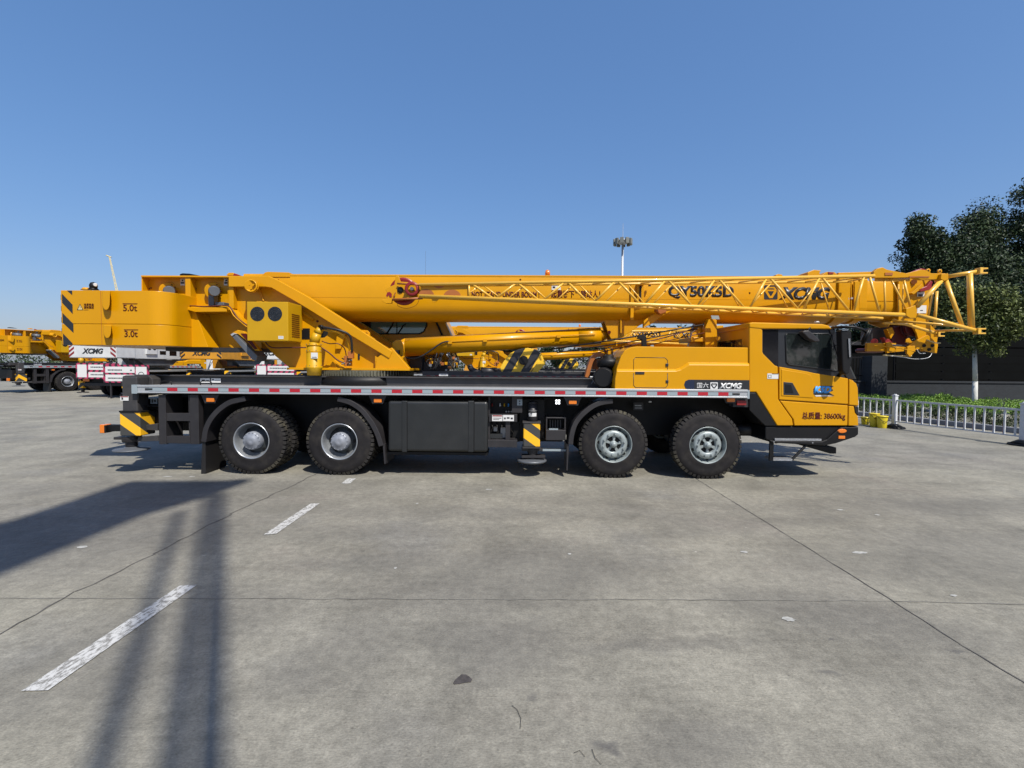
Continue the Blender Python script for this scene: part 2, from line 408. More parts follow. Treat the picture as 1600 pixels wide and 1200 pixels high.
    col = mix('MIX', mix('MULTIPLY', 1.0, lt2, gate2), col, (0.55, 0.54, 0.50, 1))
    # stains soaked into the slab: soft ellipses broken up by noise (x, y, rx, ry, turn, strength)
    sep = node(t, 'ShaderNodeSeparateXYZ'); 
    wob = node(t, 'ShaderNodeTexNoise'); wob.inputs['Scale'].default_value = 3.0; wob.inputs['Detail'].default_value = 6; L(w, wob.inputs['Vector'])
    wv = node(t, 'ShaderNodeVectorMath', operation='MULTIPLY_ADD'); L(wob.outputs['Color'], wv.inputs[0]); wv.inputs[1].default_value = (0.5, 0.5, 0); 
    wv2 = node(t, 'ShaderNodeVectorMath', operation='SUBTRACT'); L(tc.outputs['Object'], wv2.inputs[0]); wv2.inputs[1].default_value = (0.25, 0.25, 0); L(wv2.outputs[0], wv.inputs[2])
    acc = None
    for (px, py, rx, ry, turn, st) in STAINS:
        c = G(px, py)
        mp = node(t, 'ShaderNodeMapping', vector_type='TEXTURE'); mp.inputs['Location'].default_value = (c.x, c.y, 0); mp.inputs['Rotation'].default_value = (0, 0, turn); mp.inputs['Scale'].default_value = (rx, ry, 1)
        L(wv.outputs[0], mp.inputs[0])
        ln = node(t, 'ShaderNodeVectorMath', operation='LENGTH'); L(mp.outputs[0], ln.inputs[0])
        mr = node(t, 'ShaderNodeMapRange', interpolation_type='SMOOTHSTEP'); mr.inputs[1].default_value = 1.15; mr.inputs[2].default_value = 0.25; mr.inputs[3].default_value = 0; mr.inputs[4].default_value = min(0.75, st*1.25); L(ln.outputs['Value'], mr.inputs[0])
        if acc is None: acc = mr.outputs[0]
        else:
            ad = node(t, 'ShaderNodeMath', operation='MAXIMUM'); L(acc, ad.inputs[0]); L(mr.outputs[0], ad.inputs[1]); acc = ad.outputs[0]
    col = mix('MIX', acc, col, (0.072, 0.070, 0.068, 1))
    def mth(op, a_, b_2=None):
        n = node(t, 'ShaderNodeMath', operation=op)
        for i, v_ in ((0, a_), (1, b_2)):
            if isinstance(v_, (int, float)): n.inputs[i].default_value = v_
            elif v_ is not None: L(v_, n.inputs[i])
        return n.outputs[0]
    L(tc.outputs['Object'], sep.inputs[0])
    jx = G(1396, 940).x; jy = G(1396, 940).y
    cmb = node(t, 'ShaderNodeCombineXYZ'); L(mth('FLOOR', mth('DIVIDE', mth('SUBTRACT', sep.outputs[0], jx), 6.75)), cmb.inputs[0]); L(mth('FLOOR', mth('DIVIDE', mth('SUBTRACT', sep.outputs[1], jy), 5.2)), cmb.inputs[1])
    wn_ = node(t, 'ShaderNodeTexWhiteNoise', noise_dimensions='2D'); L(cmb.outputs[0], wn_.inputs['Vector'])
    col = mix('MULTIPLY', 1.0, col, ramp(wn_.outputs['Value'], 0.0, (0.93, 0.925, 0.94, 1), 1.0, (1.04, 1.04, 1.02, 1)))
    L(col, b.inputs['Base Color'])
    rr = node(t, 'ShaderNodeMapRange'); rr.inputs[3].default_value = 0.62; rr.inputs[4].default_value = 0.92; L(noise(w, 2.0, 6), rr.inputs[0]); L(rr.outputs[0], b.inputs['Roughness'])
    b.inputs['Specular IOR Level'].default_value = 0.35
    bp = node(t, 'ShaderNodeBump'); bp.inputs['Strength'].default_value = 0.35; bp.inputs['Distance'].default_value = 0.012
    L(mix('ADD', 0.6, grain, broom), bp.inputs['Height']); L(bp.outputs[0], b.inputs['Normal'])
    return m
M['concrete'] = ground_material()
M['joint'] = mat('joint_filler', (0.085, 0.080, 0.073), 0.85, vary=0.4, vscale=6)
M['jointfaint'] = mat('faint_joint', (0.20, 0.192, 0.168), 0.9, vary=0.35, vscale=5)
M['stain'] = mat('oil_stain', (0.065, 0.058, 0.054), 0.75, vary=0.4, vscale=25)
def sheet(name, pts, z, material, kind='structure'):
    bm = bmesh.new(); vs = [bm.verts.new((x, y, z)) for x, y in pts]; f = bm.faces.new(vs); bm.normal_update()
    if f.normal.z < 0: f.normal_flip()
    me = bpy.data.meshes.new(name); bm.to_mesh(me); bm.free(); me.materials.append(M[material])
    o = bpy.data.objects.new(name, me); COL.objects.link(o); tag(o, kind=kind); return o
sheet('ground', [(-900, -500), (900, -500), (900, 1500), (-900, 1500)], 0.0, 'concrete')
def crack(name, pts, w, z, material, wob=0.01, step=0.12):
    """ragged thin sheet along a polyline on the ground"""
    bm = bmesh.new(); prev = None
    for (x0, y0), (x1, y1) in zip(pts, pts[1:]):
        d = math.hypot(x1-x0, y1-y0); n = max(2, int(d/step)); nx, ny = -(y1-y0)/d, (x1-x0)/d
        for i in range(n+1):
            t = i/n; o = random.uniform(-wob, wob); ww = w*random.uniform(0.45, 1.2)/2
            x = x0+(x1-x0)*t+nx*o; y = y0+(y1-y0)*t+ny*o
            a = bm.verts.new((x+nx*ww, y+ny*ww, z)); c = bm.verts.new((x-nx*ww, y-ny*ww, z))
            if prev: bm.faces.new((prev[0], prev[1], c, a))
            prev = (a, c)
    for f in bm.faces:
        f.normal_update()
        if f.normal.z < 0: f.normal_flip()
    me = bpy.data.meshes.new(name); bm.to_mesh(me); bm.free(); me.materials.append(M[material])
    o = bpy.data.objects.new(name, me); COL.objects.link(o); tag(o, kind='structure'); return o
def gl(*px): return [(G(x, y).x, G(x, y).y) for x, y in px]
crack('ground_joint', gl((-160, 1070), (0, 989), (120, 925), (240, 866), (360, 804), (460, 757), (560, 708)), 0.015, 0.004, 'joint', 0.022)
crack('ground_joint', gl((1080, 743), (1100, 756), (1250, 849), (1396, 940), (1500, 1007), (1600, 1067), (1800, 1195)), 0.010, 0.004, 'joint', 0.004)
crack('ground_joint', gl((-200, 934), (0, 935), (480, 936), (700, 937), (960, 937), (1180, 938), (1396, 940)), 0.008, 0.004, 'jointfaint', 0.010)
crack('ground_joint', gl((1396, 940), (1600, 945), (1800, 948)), 0.010, 0.004, 'jointfaint', 0.004)

def marking_material():
    m = bpy.data.materials.new('worn_road_paint'); m.use_nodes = True; t = m.node_tree; b = t.nodes['Principled BSDF']
    tc = node(t, 'ShaderNodeTexCoord'); n = node(t, 'ShaderNodeTexNoise'); n.inputs['Scale'].default_value = 24; n.inputs['Detail'].default_value = 10; n.inputs['Roughness'].default_value = 0.75
    mp = node(t, 'ShaderNodeMapping'); mp.inputs['Scale'].default_value = (1.6, 0.7, 1); t.links.new(tc.outputs['Object'], mp.inputs[0]); t.links.new(mp.outputs[0], n.inputs['Vector'])
    r = node(t, 'ShaderNodeValToRGB'); e = r.color_ramp.elements; e[0].position = 0.43; e[1].position = 0.53
    e[0].color = (0.17, 0.165, 0.15, 1); e[1].color = (0.45, 0.45, 0.43, 1); t.links.new(n.outputs['Fac'], r.inputs[0]); t.links.new(r.outputs[0], b.inputs['Base Color'])
    b.inputs['Roughness'].default_value = 0.7; return m
M['paintline'] = marking_material()
for q in ([(33, 1081), (75, 1080), (309, 914), (281, 916)], [(412, 836), (431, 835), (500, 787), (486, 787)], [(533, 756), (547, 756), (556, 748), (543, 748)]):
    sheet('lane_marking', gl(*q), 0.006, 'paintline')
def blob(px, py, rx, ry, material='stain', n=18):
    c = G(px, py); pts = []
    for i in range(n):
        t = 2*PI*i/n; k = random.uniform(0.7, 1.15); pts.append((c.x+math.cos(t)*rx*k, c.y+math.sin(t)*ry*k))
    return sheet('oil_stain', pts, 0.0045, material)
sheet('oil_stain', gl((708, 1068), (711, 1063), (717, 1058), (721, 1054.5), (728, 1055), (733, 1058), (738, 1062.5), (736, 1066.5), (727, 1067.5), (718, 1069.5), (710, 1070)), 0.0045, 'stain')
M['paleblotch'] = mat('pale_blotch', (0.42, 0.42, 0.39), 0.8, vary=0.3, vscale=20)
for a in ((1343, 864, 0.09, 0.035), (1233, 968, 0.05, 0.035), (764, 765, 0.05, 0.03), (890, 866, 0.02, 0.02), (1163, 863, 0.04, 0.03), (1313, 797, 0.05, 0.03), (618, 888, 0.015, 0.02), (652, 787, 0.02, 0.03), (128, 855, 0.05, 0.04), (1371, 805, 0.03, 0.03), (1490, 931, 0.03, 0.02), (262, 745, .09, .03), (300, 745, .05, .03)):
    o = blob(*a, material='paleblotch'); o.name = 'chalk_mark'
M['twig'] = mat('dry_twig', (0.10, 0.09, 0.07), 0.8)
for i, (pts, lab) in enumerate((([(800, 1104), (808, 1110), (814, 1124), (813, 1140)], 'upper one of the thin curled dry stems on the near concrete'),
                 ([(897, 1178), (906, 1174), (914, 1184)], 'short curled dry stem near the bottom edge of the pavement'),
                 ([(925, 1172), (930, 1186), (940, 1196)], 'curled dry stem beside the brown stain at the bottom edge'))):
    mb = MB().tube([G(x, y)+Vector((0, 0, 0.006)) for x, y in pts], 0.0014, 5)
    tag(mb.build('dry_stem', 'twig'), lab, 'stem', 'dry stems lying on the concrete')

# ---------------------------------------------------------------- foliage
def leaf_material(name, dark, light, rough=0.55):
    m = bpy.data.materials.new(name); m.use_nodes = True; t = m.node_tree; b = t.nodes['Principled BSDF']
    ge = node(t, 'ShaderNodeNewGeometry'); tc = node(t, 'ShaderNodeTexCoord'); n = node(t, 'ShaderNodeTexNoise'); n.inputs['Scale'].default_value = 0.8; n.inputs['Detail'].default_value = 3
    t.links.new(tc.outputs['Object'], n.inputs['Vector'])
    a = node(t, 'ShaderNodeMath', operation='ADD'); t.links.new(ge.outputs['Random Per Island'], a.inputs[0]); t.links.new(n.outputs['Fac'], a.inputs[1])
    r = node(t, 'ShaderNodeValToRGB'); e = r.color_ramp.elements; e[0].position = 0.45; e[1].position = 1.35/1.5; e[0].color = dark+(1,); e[1].color = light+(1,)
    h = node(t, 'ShaderNodeMath', operation='MULTIPLY'); h.inputs[1].default_value = 0.75; t.links.new(a.outputs[0], h.inputs[0]); t.links.new(h.outputs[0], r.inputs[0])
    t.links.new(r.outputs[0], b.inputs['Base Color']); b.inputs['Roughness'].default_value = rough; b.inputs['Specular IOR Level'].default_value = 0.3
    return m
M['leafdark'] = leaf_material('leaf_dark', (0.008, 0.018, 0.008), (0.036, 0.060, 0.020))
M['leafolive'] = leaf_material('leaf_olive', (0.018, 0.032, 0.008), (0.105, 0.130, 0.032))
M['leafbright'] = leaf_material('leaf_bright', (0.05, 0.11, 0.01), (0.17, 0.29, 0.035))
M['leafhedge'] = leaf_material('leaf_hedge', (0.012, 0.022, 0.006), (0.055, 0.085, 0.022))
M['bark'] = mat('bark', (0.09, 0.075, 0.055), 0.85, vary=0.3, bump=0.5, bscale=30)
M['limewash'] = mat('limewashed_bark', (0.62, 0.62, 0.58), 0.8, vary=0.15, bump=0.3, bscale=20)
def leaves(centers, radii, per, size, name, material, parent):
    """many small two-face leaves spread through clumps"""
    V = []; 
    for c, r in zip(centers, radii):
        k = per
        d = rng.normal(size=(k, 3)); d /= np.linalg.norm(d, axis=1)[:, None]
        rad = r*rng.random((k, 1))**0.45
        p = np.array(c)+d*rad*np.array([1.0, 1.0, 0.75])
        V.append(p)
    p = np.concatenate(V); n = len(p)
    a = rng.normal(size=(n, 3)); a /= np.linalg.norm(a, axis=1)[:, None]
    bb = rng.normal(size=(n, 3)); bb -= a*(a*bb).sum(1)[:, None]; bb /= np.linalg.norm(bb, axis=1)[:, None]
    s = size*rng.uniform(0.6, 1.3, (n, 1)); w = s*rng.uniform(0.35, 0.6, (n, 1))
    q = np.stack([p-a*s*0.5, p+bb*w*0.5, p+a*s*0.5, p-bb*w*0.5], 1).reshape(-1, 3)
    q -= np.array(wloc(parent))
    me = bpy.data.meshes.new(name); me.vertices.add(4*n); me.vertices.foreach_set('co', q.ravel().astype(np.float32))
    me.loops.add(4*n); me.loops.foreach_set('vertex_index', np.arange(4*n, dtype=np.int32))
    me.polygons.add(n); me.polygons.foreach_set('loop_start', np.arange(0, 4*n, 4, dtype=np.int32)); me.polygons.foreach_set('loop_total', np.full(n, 4, dtype=np.int32))
    me.update(); me.materials.append(M[material]); o = bpy.data.objects.new(name, me); COL.objects.link(o); o.parent = parent; return o
def tree(x, y, h, rx, rz, label, group, leaf='leafdark', size=0.22, clumps=60, per=110, r_clump=None, trunk_r=0.16, white=False, name='tree', fill=False):
    global rng
    random.seed(int(abs(x*37+y*11)*10)); rng = np.random.default_rng(int(abs(x*37+y*11)*10))
    t = empty(name, (x, y, 0), label, 'tree', group)
    cz = h-rz; tz = max(0.8, cz-rz*0.75)
    mb = MB(); lean = random.uniform(-0.25, 0.25)
    pts = [(x, y, 0), (x+lean*0.3, y, tz*0.5), (x+lean, y, tz)]
    mb.cone(pts[0], pts[1], trunk_r, trunk_r*0.85, 10); mb.cone(pts[1], pts[2], trunk_r*0.85, trunk_r*0.7, 10)
    cs = []; rs = []; rc = r_clump or rx*0.30
    lobes = []
    for i in range(9 if rx > 1.5 else 6):
        v = np.array([random.gauss(0, 1) for _ in range(3)]); v = v/np.linalg.norm(v)*random.uniform(0.38, 0.72); v[2] = max(v[2], -0.55); lobes.append((v, random.uniform(0.30, 0.46)))
    for i in range(clumps):
        lv, lr = random.choice(lobes)
        v = np.array([random.gauss(0, 1) for _ in range(3)]); v = lv+v/np.linalg.norm(v)*lr*random.uniform(0.35, 1.0)
        cs.append((x+lean+v[0]*rx, y+v[1]*rx, cz+v[2]*rz)); rs.append(rc*random.uniform(0.6, 1.15))
    for i in random.sample(range(clumps), min(9, clumps)):
        c = cs[i]; m_ = ((pts[2][0]+c[0])/2+random.uniform(-.2, .2), (pts[2][1]+c[1])/2, (pts[2][2]*0.6+c[2]*0.4))
        mb.cone(pts[2], m_, trunk_r*0.5, trunk_r*0.3, 7); mb.cone(m_, c, trunk_r*0.3, trunk_r*0.08, 6)
    mb.build('trunk', 'limewash' if white else 'bark', t)
    if fill:
        for i in range(int(clumps*0.3)):
            v = np.array([random.gauss(0, 1) for _ in range(3)]); v = v/np.linalg.norm(v)*random.uniform(0.0, 0.6)
            cs.append((x+lean+v[0]*rx, y+v[1]*rx, cz+v[2]*rz*1.1)); rs.append(rc*1.2)
    leaves(cs, rs, per, size, 'crown', leaf, t)
    return t
# big trees beyond the wall, right
GT = 'tall dark trees beyond the yard wall'
def tx(px, Y): return (px-812)*Y/FPX
tree(tx(1465, 34), 34, 12.4, 2.8, 4.6, 'tall dark tree second in the row beyond the wall, right of the narrow one', GT, size=0.19, clumps=100, per=240, fill=True)
tree(tx(1515, 36), 36, 15.0, 3.4, 6.0, 'tall dark tree behind the white-trunked street tree', GT, size=0.19, clumps=112, per=240, fill=True)
tree(tx(1602, 35), 35, 15.6, 4.2, 7.0, 'tallest dark tree at the right edge of the picture', GT, size=0.19, clumps=137, per=240, fill=True)
tree(tx(1560, 31), 31, 10.8, 3.4, 5.2, 'lower dark tree in front of the tallest one, at the right edge', GT, size=0.19, clumps=100, per=240, fill=True)
tree(tx(1475, 30), 30, 8.0, 2.6, 3.4, 'lower dark tree just behind the tip of the lattice jib', GT, size=0.19, clumps=87, per=240, fill=True)
tree(tx(1430, 33), 33, 12.3, 2.3, 3.8, 'narrow dark tree at the left end of the row, above the boom head', GT, size=0.19, clumps=90, per=240, fill=True)
tree(tx(1345, 36), 36, 6.8, 2.6, 3.0, 'low dark tree showing between the cab mirror and the boom head', GT, size=0.19, clumps=70, per=240, fill=True)
tree(tx(1290, 38), 38, 6.4, 2.6, 2.8, 'low dark tree hidden behind the carrier cab', GT, size=0.19, clumps=50, per=150, fill=True)
tree(tx(1680, 33), 33, 13.0, 3.6, 6.0, 'dark tree outside the right edge of the row', GT, size=0.19, clumps=75, per=240, fill=True)
tree(tx(1518, 20.2), 20.2, 6.0, 1.95, 1.85, 'street tree with lime-washed white trunk and olive green crown', 'street trees behind the hedge', leaf='leafolive', size=0.12, clumps=150, per=230, trunk_r=0.10, fill=True, white=True, name='street_tree')
tree(tx(1700, 19), 19, 6.2, 2.1, 2.0, 'street tree standing outside the right edge behind the hedge', 'street trees behind the hedge', leaf='leafolive', size=0.13, clumps=60, per=150, trunk_r=0.10, white=True, name='street_tree')
# trees far beyond, seen under the boom
GF = 'low trees far behind the crane'
for i, (px, Y, h, rx) in enumerate(((880, 52, 6.2, 2.4), (930, 55, 7.0, 3.2), (985, 54, 7.2, 3.2), (1040, 50, 6.8, 3.2), (1095, 53, 7.2, 3.4), (1160, 50, 6.6, 3.2), (1230, 48, 6.4, 3.2))):
    tree(tx(px, Y), Y, h, rx, h*0.42, ['small dark tree seen under the boom above the luffing cylinder', 'second far tree under the boom left of the boom bracket', 'far tree hidden behind the boom bracket', 'far tree seen above the engine hood between boom and jib', 'far tree seen behind the boom rest post', 'far tree behind the carrier cab roof', 'far tree behind the carrier cab windows'][i], GF, size=0.35, clumps=34, per=80)
# far tree line closing the horizon
fl = bpy.data.objects.new('far_tree_line', None)
cs = []; rs = []
for i in range(230):
    x = -210+i*2.0; cs.append((x+random.uniform(-1, 1), 150+random.uniform(-3, 3), random.uniform(0.8, 3.6))); rs.append(random.uniform(2.0, 3.2))
class _Z: location = Vector((0, 0, 0)); parent = None
def leaves_top(*a, **k):
    z = bpy.data.objects.new('tmp_root', None); o = leaves(*a, parent=z, **k); o.parent = None; bpy.data.objects.remove(z); return o
bpy.data.objects.remove(fl)
fo = leaves_top(cs, rs, 70, 0.9, 'far_tree_line', 'leafdark')
tag(fo, 'dark line of far-off trees closing the horizon behind the parked cranes', 'trees', kind='stuff')

# ---------------------------------------------------------------- wall, hoarding, hedge, kerb, fence (right)
def brick_material(name, c1, c2, mortar, scale):
    m = bpy.data.materials.new(name); m.use_nodes = True; t = m.node_tree; b = t.nodes['Principled BSDF']
    tc = node(t, 'ShaderNodeTexCoord'); mp = node(t, 'ShaderNodeMapping'); mp.inputs['Rotation'].default_value = (R(90), 0, 0)
    t.links.new(tc.outputs['Object'], mp.inputs[0]); br = node(t, 'ShaderNodeTexBrick'); br.inputs['Scale'].default_value = scale
    br.inputs['Color1'].default_value = c1+(1,); br.inputs['Color2'].default_value = c2+(1,); br.inputs['Mortar'].default_value = mortar+(1,)
    br.inputs['Mortar Size'].default_value = 0.012
    t.links.new(mp.outputs[0], br.inputs['Vector']); t.links.new(br.outputs['Color'], b.inputs['Base Color']); b.inputs['Roughness'].default_value = 0.85
    return m
M['brick'] = brick_material('grey_brick', (0.014, 0.018, 0.022), (0.010, 0.012, 0.015), (0.022, 0.026, 0.030), 3.2)  # shade of the trees is put into the brick colours
M['hoard'] = mat('dark_hoarding', (0.0025, 0.003, 0.003), 0.9, spec=0.1, vary=0.5, vscale=1.2)  # near black: deep shade put into the colour of hoarding and shed
WY = 24.0
wt = P(1450, 598, WY).z
w = empty('brick_wall', (18, WY, 0), 'low dark grey brick wall behind the hedge on the right', 'wall')
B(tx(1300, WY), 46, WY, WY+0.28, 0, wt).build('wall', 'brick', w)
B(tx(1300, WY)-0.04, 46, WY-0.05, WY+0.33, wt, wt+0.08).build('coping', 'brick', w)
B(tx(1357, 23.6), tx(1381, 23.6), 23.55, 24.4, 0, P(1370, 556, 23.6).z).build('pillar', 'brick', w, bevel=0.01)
hz = empty('hoarding_fence', (18, 25.6, 0), 'tall black slatted hoarding standing behind the low brick wall', 'fence')
mb = MB(); hx0 = tx(1395, 25.6)
for i in range(9):
    z0 = 0.1+i*0.42; mb.box(hx0, 46, 25.6, 25.64, z0, z0+0.37)
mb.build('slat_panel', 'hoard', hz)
mb = MB()
x = hx0
while x < 46: mb.box(x-0.05, x+0.05, 25.64, 25.74, 0, 4.0); x += 2.5
mb.build('post', 'black', hz)
# gate-like railings left of the pillar
gr = empty('yard_railing', (tx(1340, 24.2), 24.2, 0), 'thin dark railing left of the grey brick pillar, behind the cab mirror', 'fence')
mb = MB(); x0 = tx(1235, 24.2); x1 = tx(1356, 24.2)
for i in range(26): xx = x0+(x1-x0)*i/25; mb.box(xx-0.015, xx+0.015, 24.18, 24.21, wt+0.08, 2.5)
mb.build('bar', 'black', gr); MB().box(x0, x1, 24.17, 24.22, 2.4, 2.46).box(x0, x1, 24.17, 24.22, 1.5, 1.55).build('rail', 'black', gr)
# shaded shed behind the railing
sh = empty('dark_shed', (tx(1320, 30), 28.5, 0), 'low dark shed in the shade behind the railing and the boom head', 'shed')
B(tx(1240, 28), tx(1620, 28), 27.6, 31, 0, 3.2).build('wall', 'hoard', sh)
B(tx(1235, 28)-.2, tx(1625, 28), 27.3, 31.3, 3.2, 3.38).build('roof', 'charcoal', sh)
# kerb and hedge
kerb0 = G(1640, 683); kerb1 = G(1345, 650)
def along(t, off=0.0):
    d = (kerb1-kerb0); n = Vector((-d.y, d.x, 0)).normalized()
    if n.x < 0: n = -n
    return kerb0+d*t+n*off
M['kerbstone'] = mat('kerb_stone', (0.20, 0.21, 0.23), 0.8, vary=0.2, bump=0.2)
a, b_, c, d_ = along(-1.2), along(1.5), along(1.5, 0.18), along(-1.2, 0.18)
ke = MB().prismz([(a.x, a.y), (b_.x, b_.y), (c.x, c.y), (d_.x, d_.y)], 0, 0.16).build('kerb', 'kerbstone', bevel=0.015); tag(ke, kind='structure')
cs = []; rs = []
for i in range(420):
    t = random.uniform(-1.1, 1.5); o = random.uniform(0.45, 1.3); p = along(t, o); cs.append((p.x, p.y, random.uniform(0.12, 0.52))); rs.append(random.uniform(0.12, 0.24))
hd = leaves_top(cs, rs, 75, 0.055, 'hedge', 'leafhedge'); tag(hd, 'low clipped dark green hedge running along the kerb behind the white railing', 'hedge')
cs = []; rs = []
for i in range(800):
    t = random.uniform(-1.2, 1.5); o = random.uniform(0.5, 6.5); p = along(t, o)
    if p.y > 23.6: continue
    cs.append((p.x, p.y, 0.52+0.10*math.sin(p.x*2.1)*math.cos(p.y*1.7)+random.uniform(0, 0.06))); rs.append(random.uniform(0.12, 0.26))
gc = leaves_top(cs, rs, 60, 0.06, 'ground_cover', 'leafbright'); tag(gc, 'bright green ground cover planted between the hedge and the brick wall', 'ground cover', kind='stuff')
bu = empty('shrub', (tx(1485, 19.2), 19.2, 0), 'loose bright shrub rising above the ground cover left of the white trunk', 'shrub')
leaves([(tx(1485, 19.2)+random.uniform(-.7, .6), 19.2+random.uniform(-.4, .4), random.uniform(.45, .85)) for _ in range(26)], [0.16]*26, 60, 0.07, 'foliage', 'leafbright', bu)
MB().cone((tx(1485, 19.2), 19.2, 0), (tx(1485, 19.2), 19.2, .7), .03, .015, 6).build('stem', 'bark', bu)

# white railing of panels between footed posts
M['pvc'] = mat('white_railing_paint', (0.70, 0.72, 0.74), 0.4, dust=(0.45, 0.43, 0.38, 0.4), dscale=5)
M['redbar'] = mat('faded_red_sleeve', (0.42, 0.10, 0.09), 0.6)
fA = G(1598, 696); fB = G(1397, 669)
dirv = (fB-fA); plen = dirv.length; dirv.normalize(); nrm = Vector((-dirv.y, dirv.x, 0))
fence = empty('white_railing', (fA.x, fA.y, 0), 'white metal traffic railing with black rubber feet right of the carrier cab', 'railing')
def fpt(s, off, z): v = fA+dirv*s+nrm*off; return Vector((v.x, v.y, z))
def obox(mb, s0, s1, o0, o1, z0, z1):
    pts = [fpt(s0, o0, 0), fpt(s1, o0, 0), fpt(s1, o1, 0), fpt(s0, o1, 0)]; return mb.prismz([(p.x, p.y) for p in pts], z0, z1)
for k in range(-3, 6):
    s = plen*k
    pst = MB(); obox(pst, s-0.055, s+0.055, -0.055, 0.055, 0.05, 1.02); po = pst.build('post', 'pvc', fence, bevel=0.008)
    cp = MB(); obox(cp, s-0.065, s+0.065, -0.065, 0.065, 1.02, 1.05); cc = [fpt(s, 0, 1.05), fpt(s, 0, 1.08)]; cp.cone(cc[0], cc[1], 0.06, 0.03, 8); cp.build('post_cap', 'pvc', po)
    ft = MB(); c0 = fpt(s, 0, 0)
    ft.cone((c0.x, c0.y, 0.0), (c0.x, c0.y, 0.05), 0.30, 0.27, 12); ft.cone((c0.x, c0.y, 0.05), (c0.x, c0.y, 0.14), 0.24, 0.09, 12)
    ft.build('rubber_foot', 'black', po)
    if k < 5:
        p = MB(); a0 = s+0.055; a1 = s+plen-0.055
        obox(p, a0, a1, -0.025, 0.025, 0.855, 0.905); obox(p, a0, a1, -0.018, 0.018, 0.20, 0.235)
        n = 14
        for j in range(n):
            ss = a0+(a1-a0)*(j+0.5)/n; obox(p, ss-0.018, ss+0.018, -0.014, 0.014, 0.235, 0.86)
        pn = p.build('panel', 'pvc', fence)
        q = MB()
        for j in range(n):
            if j % 3 != 0:
                ss = a0+(a1-a0)*(j+0.5)/n+0.016; obox(q, ss-0.004, ss+0.012, -0.016, 0.012, 0.24, 0.52)
        q.build('red_sleeve', 'redbar', pn)
# yellow plastic pump-like boxes behind the railing
M['plasticyellow'] = mat('yellow_plastic', (0.80, 0.62, 0.02), 0.45, vary=0.1)
def yblock(px0, py0, px1, py1, Y, lab):
    r = empty('yellow_bucket', (PX((px0+px1)/2, Y), Y, 0), lab, 'bucket', 'yellow plastic buckets behind the railing')
    x0 = PX(px0, Y); x1 = PX(px1, Y); zt = PZ(py0, Y, px0)
    c = ((x0+x1)/2, Y); rr = (x1-x0)/2
    MB().cone((c[0], c[1], 0), (c[0], c[1], zt), rr*0.8, rr, 18).build('bucket_body', 'plasticyellow', r, bevel=0.004)
    MB().lathe([(rr*1.06, zt-0.03), (rr*1.06, zt+0.01), (rr*0.95, zt+0.01)], (c[0], c[1], 0), 'z', 18).build('rim', 'plasticyellow', r)
    hp = [(c[0]-rr, Y-0.01, zt-0.02), (c[0]-rr*0.6, Y-0.12, zt-0.14), (c[0], Y-rr*1.1, zt-0.18), (c[0]+rr*0.6, Y-0.12, zt-0.14), (c[0]+rr, Y-0.01, zt-0.02)]
    MB().tube(hp, 0.008, 5).build('handle', 'black', r)
yblock(1362, 646, 1376, 664, 15.6, 'taller yellow bucket behind the railing beside the cab')
yblock(1374, 650, 1389, 665, 15.3, 'lower yellow bucket close to the railing post')
yblock(1349, 652, 1361, 664, 16.2, 'yellow bucket farthest back near the cab front')

# ---------------------------------------------------------------- masts
M['galv'] = mat('galvanised', (0.55, 0.58, 0.62), 0.5, metal=0.3)
Y = 78; sc = FPX/Y; mx_ = PX(970, Y); zt = PZ(378, Y, 970)
ms = empty('floodlight_mast', (mx_, Y, 0), 'tall white floodlight mast with a ring of lamps rising above the boom', 'light mast')
MB().cone((mx_, Y, 0), (mx_, Y, zt), 0.34, 0.17, 14).build('mast_pole', 'galv', ms)
MB().cone((mx_, Y, zt), (mx_, Y, PZ(349, Y, 970)), 0.05, 0.03, 6).build('lightning_rod', 'galv', ms)
hd_ = MB().lathe([(0.5, -0.5), (1.15, -0.1), (1.25, 0.0), (1.15, 0.12), (0.4, 0.3)], (mx_, Y, zt+0.1), 'z', 16).build('head_frame', 'galv', ms)
M['lampcase'] = mat('lamp_case', (0.20, 0.21, 0.19), 0.4)
for k in range(10):
    t = 2*PI*k/10; c = Vector((mx_+math.cos(t)*1.2, Y+math.sin(t)*1.2, zt))
    l = MB(); u = Vector((-math.sin(t), math.cos(t), 0))
    pts = [(c+u*s_*0.27) for s_ in (-1, 1)]; n_ = Vector((math.cos(t), math.sin(t), 0))
    l.prismz([(pts[0].x, pts[0].y), (pts[1].x, pts[1].y), ((pts[1]+n_*0.3).x, (pts[1]+n_*0.3).y), ((pts[0]+n_*0.3).x, (pts[0]+n_*0.3).y)], zt-0.5, zt+0.42)
    l.build('floodlight', 'lampcase', hd_, bevel=0.03)
Y = 62; a = P(665, 392, Y)
am = empty('antenna_mast', (a.x, Y, 0), 'hair-thin grey antenna pole standing up behind the boom left of centre', 'antenna')
MB().cone((a.x, Y, 0), (a.x, Y, 6), 0.06, 0.045, 6).build('pole', 'galv', am); MB().cone((a.x, Y, 6), a, 0.022, 0.012, 5).build('whip', 'motor', am)
Y = 62; a = P(684, 400, Y)
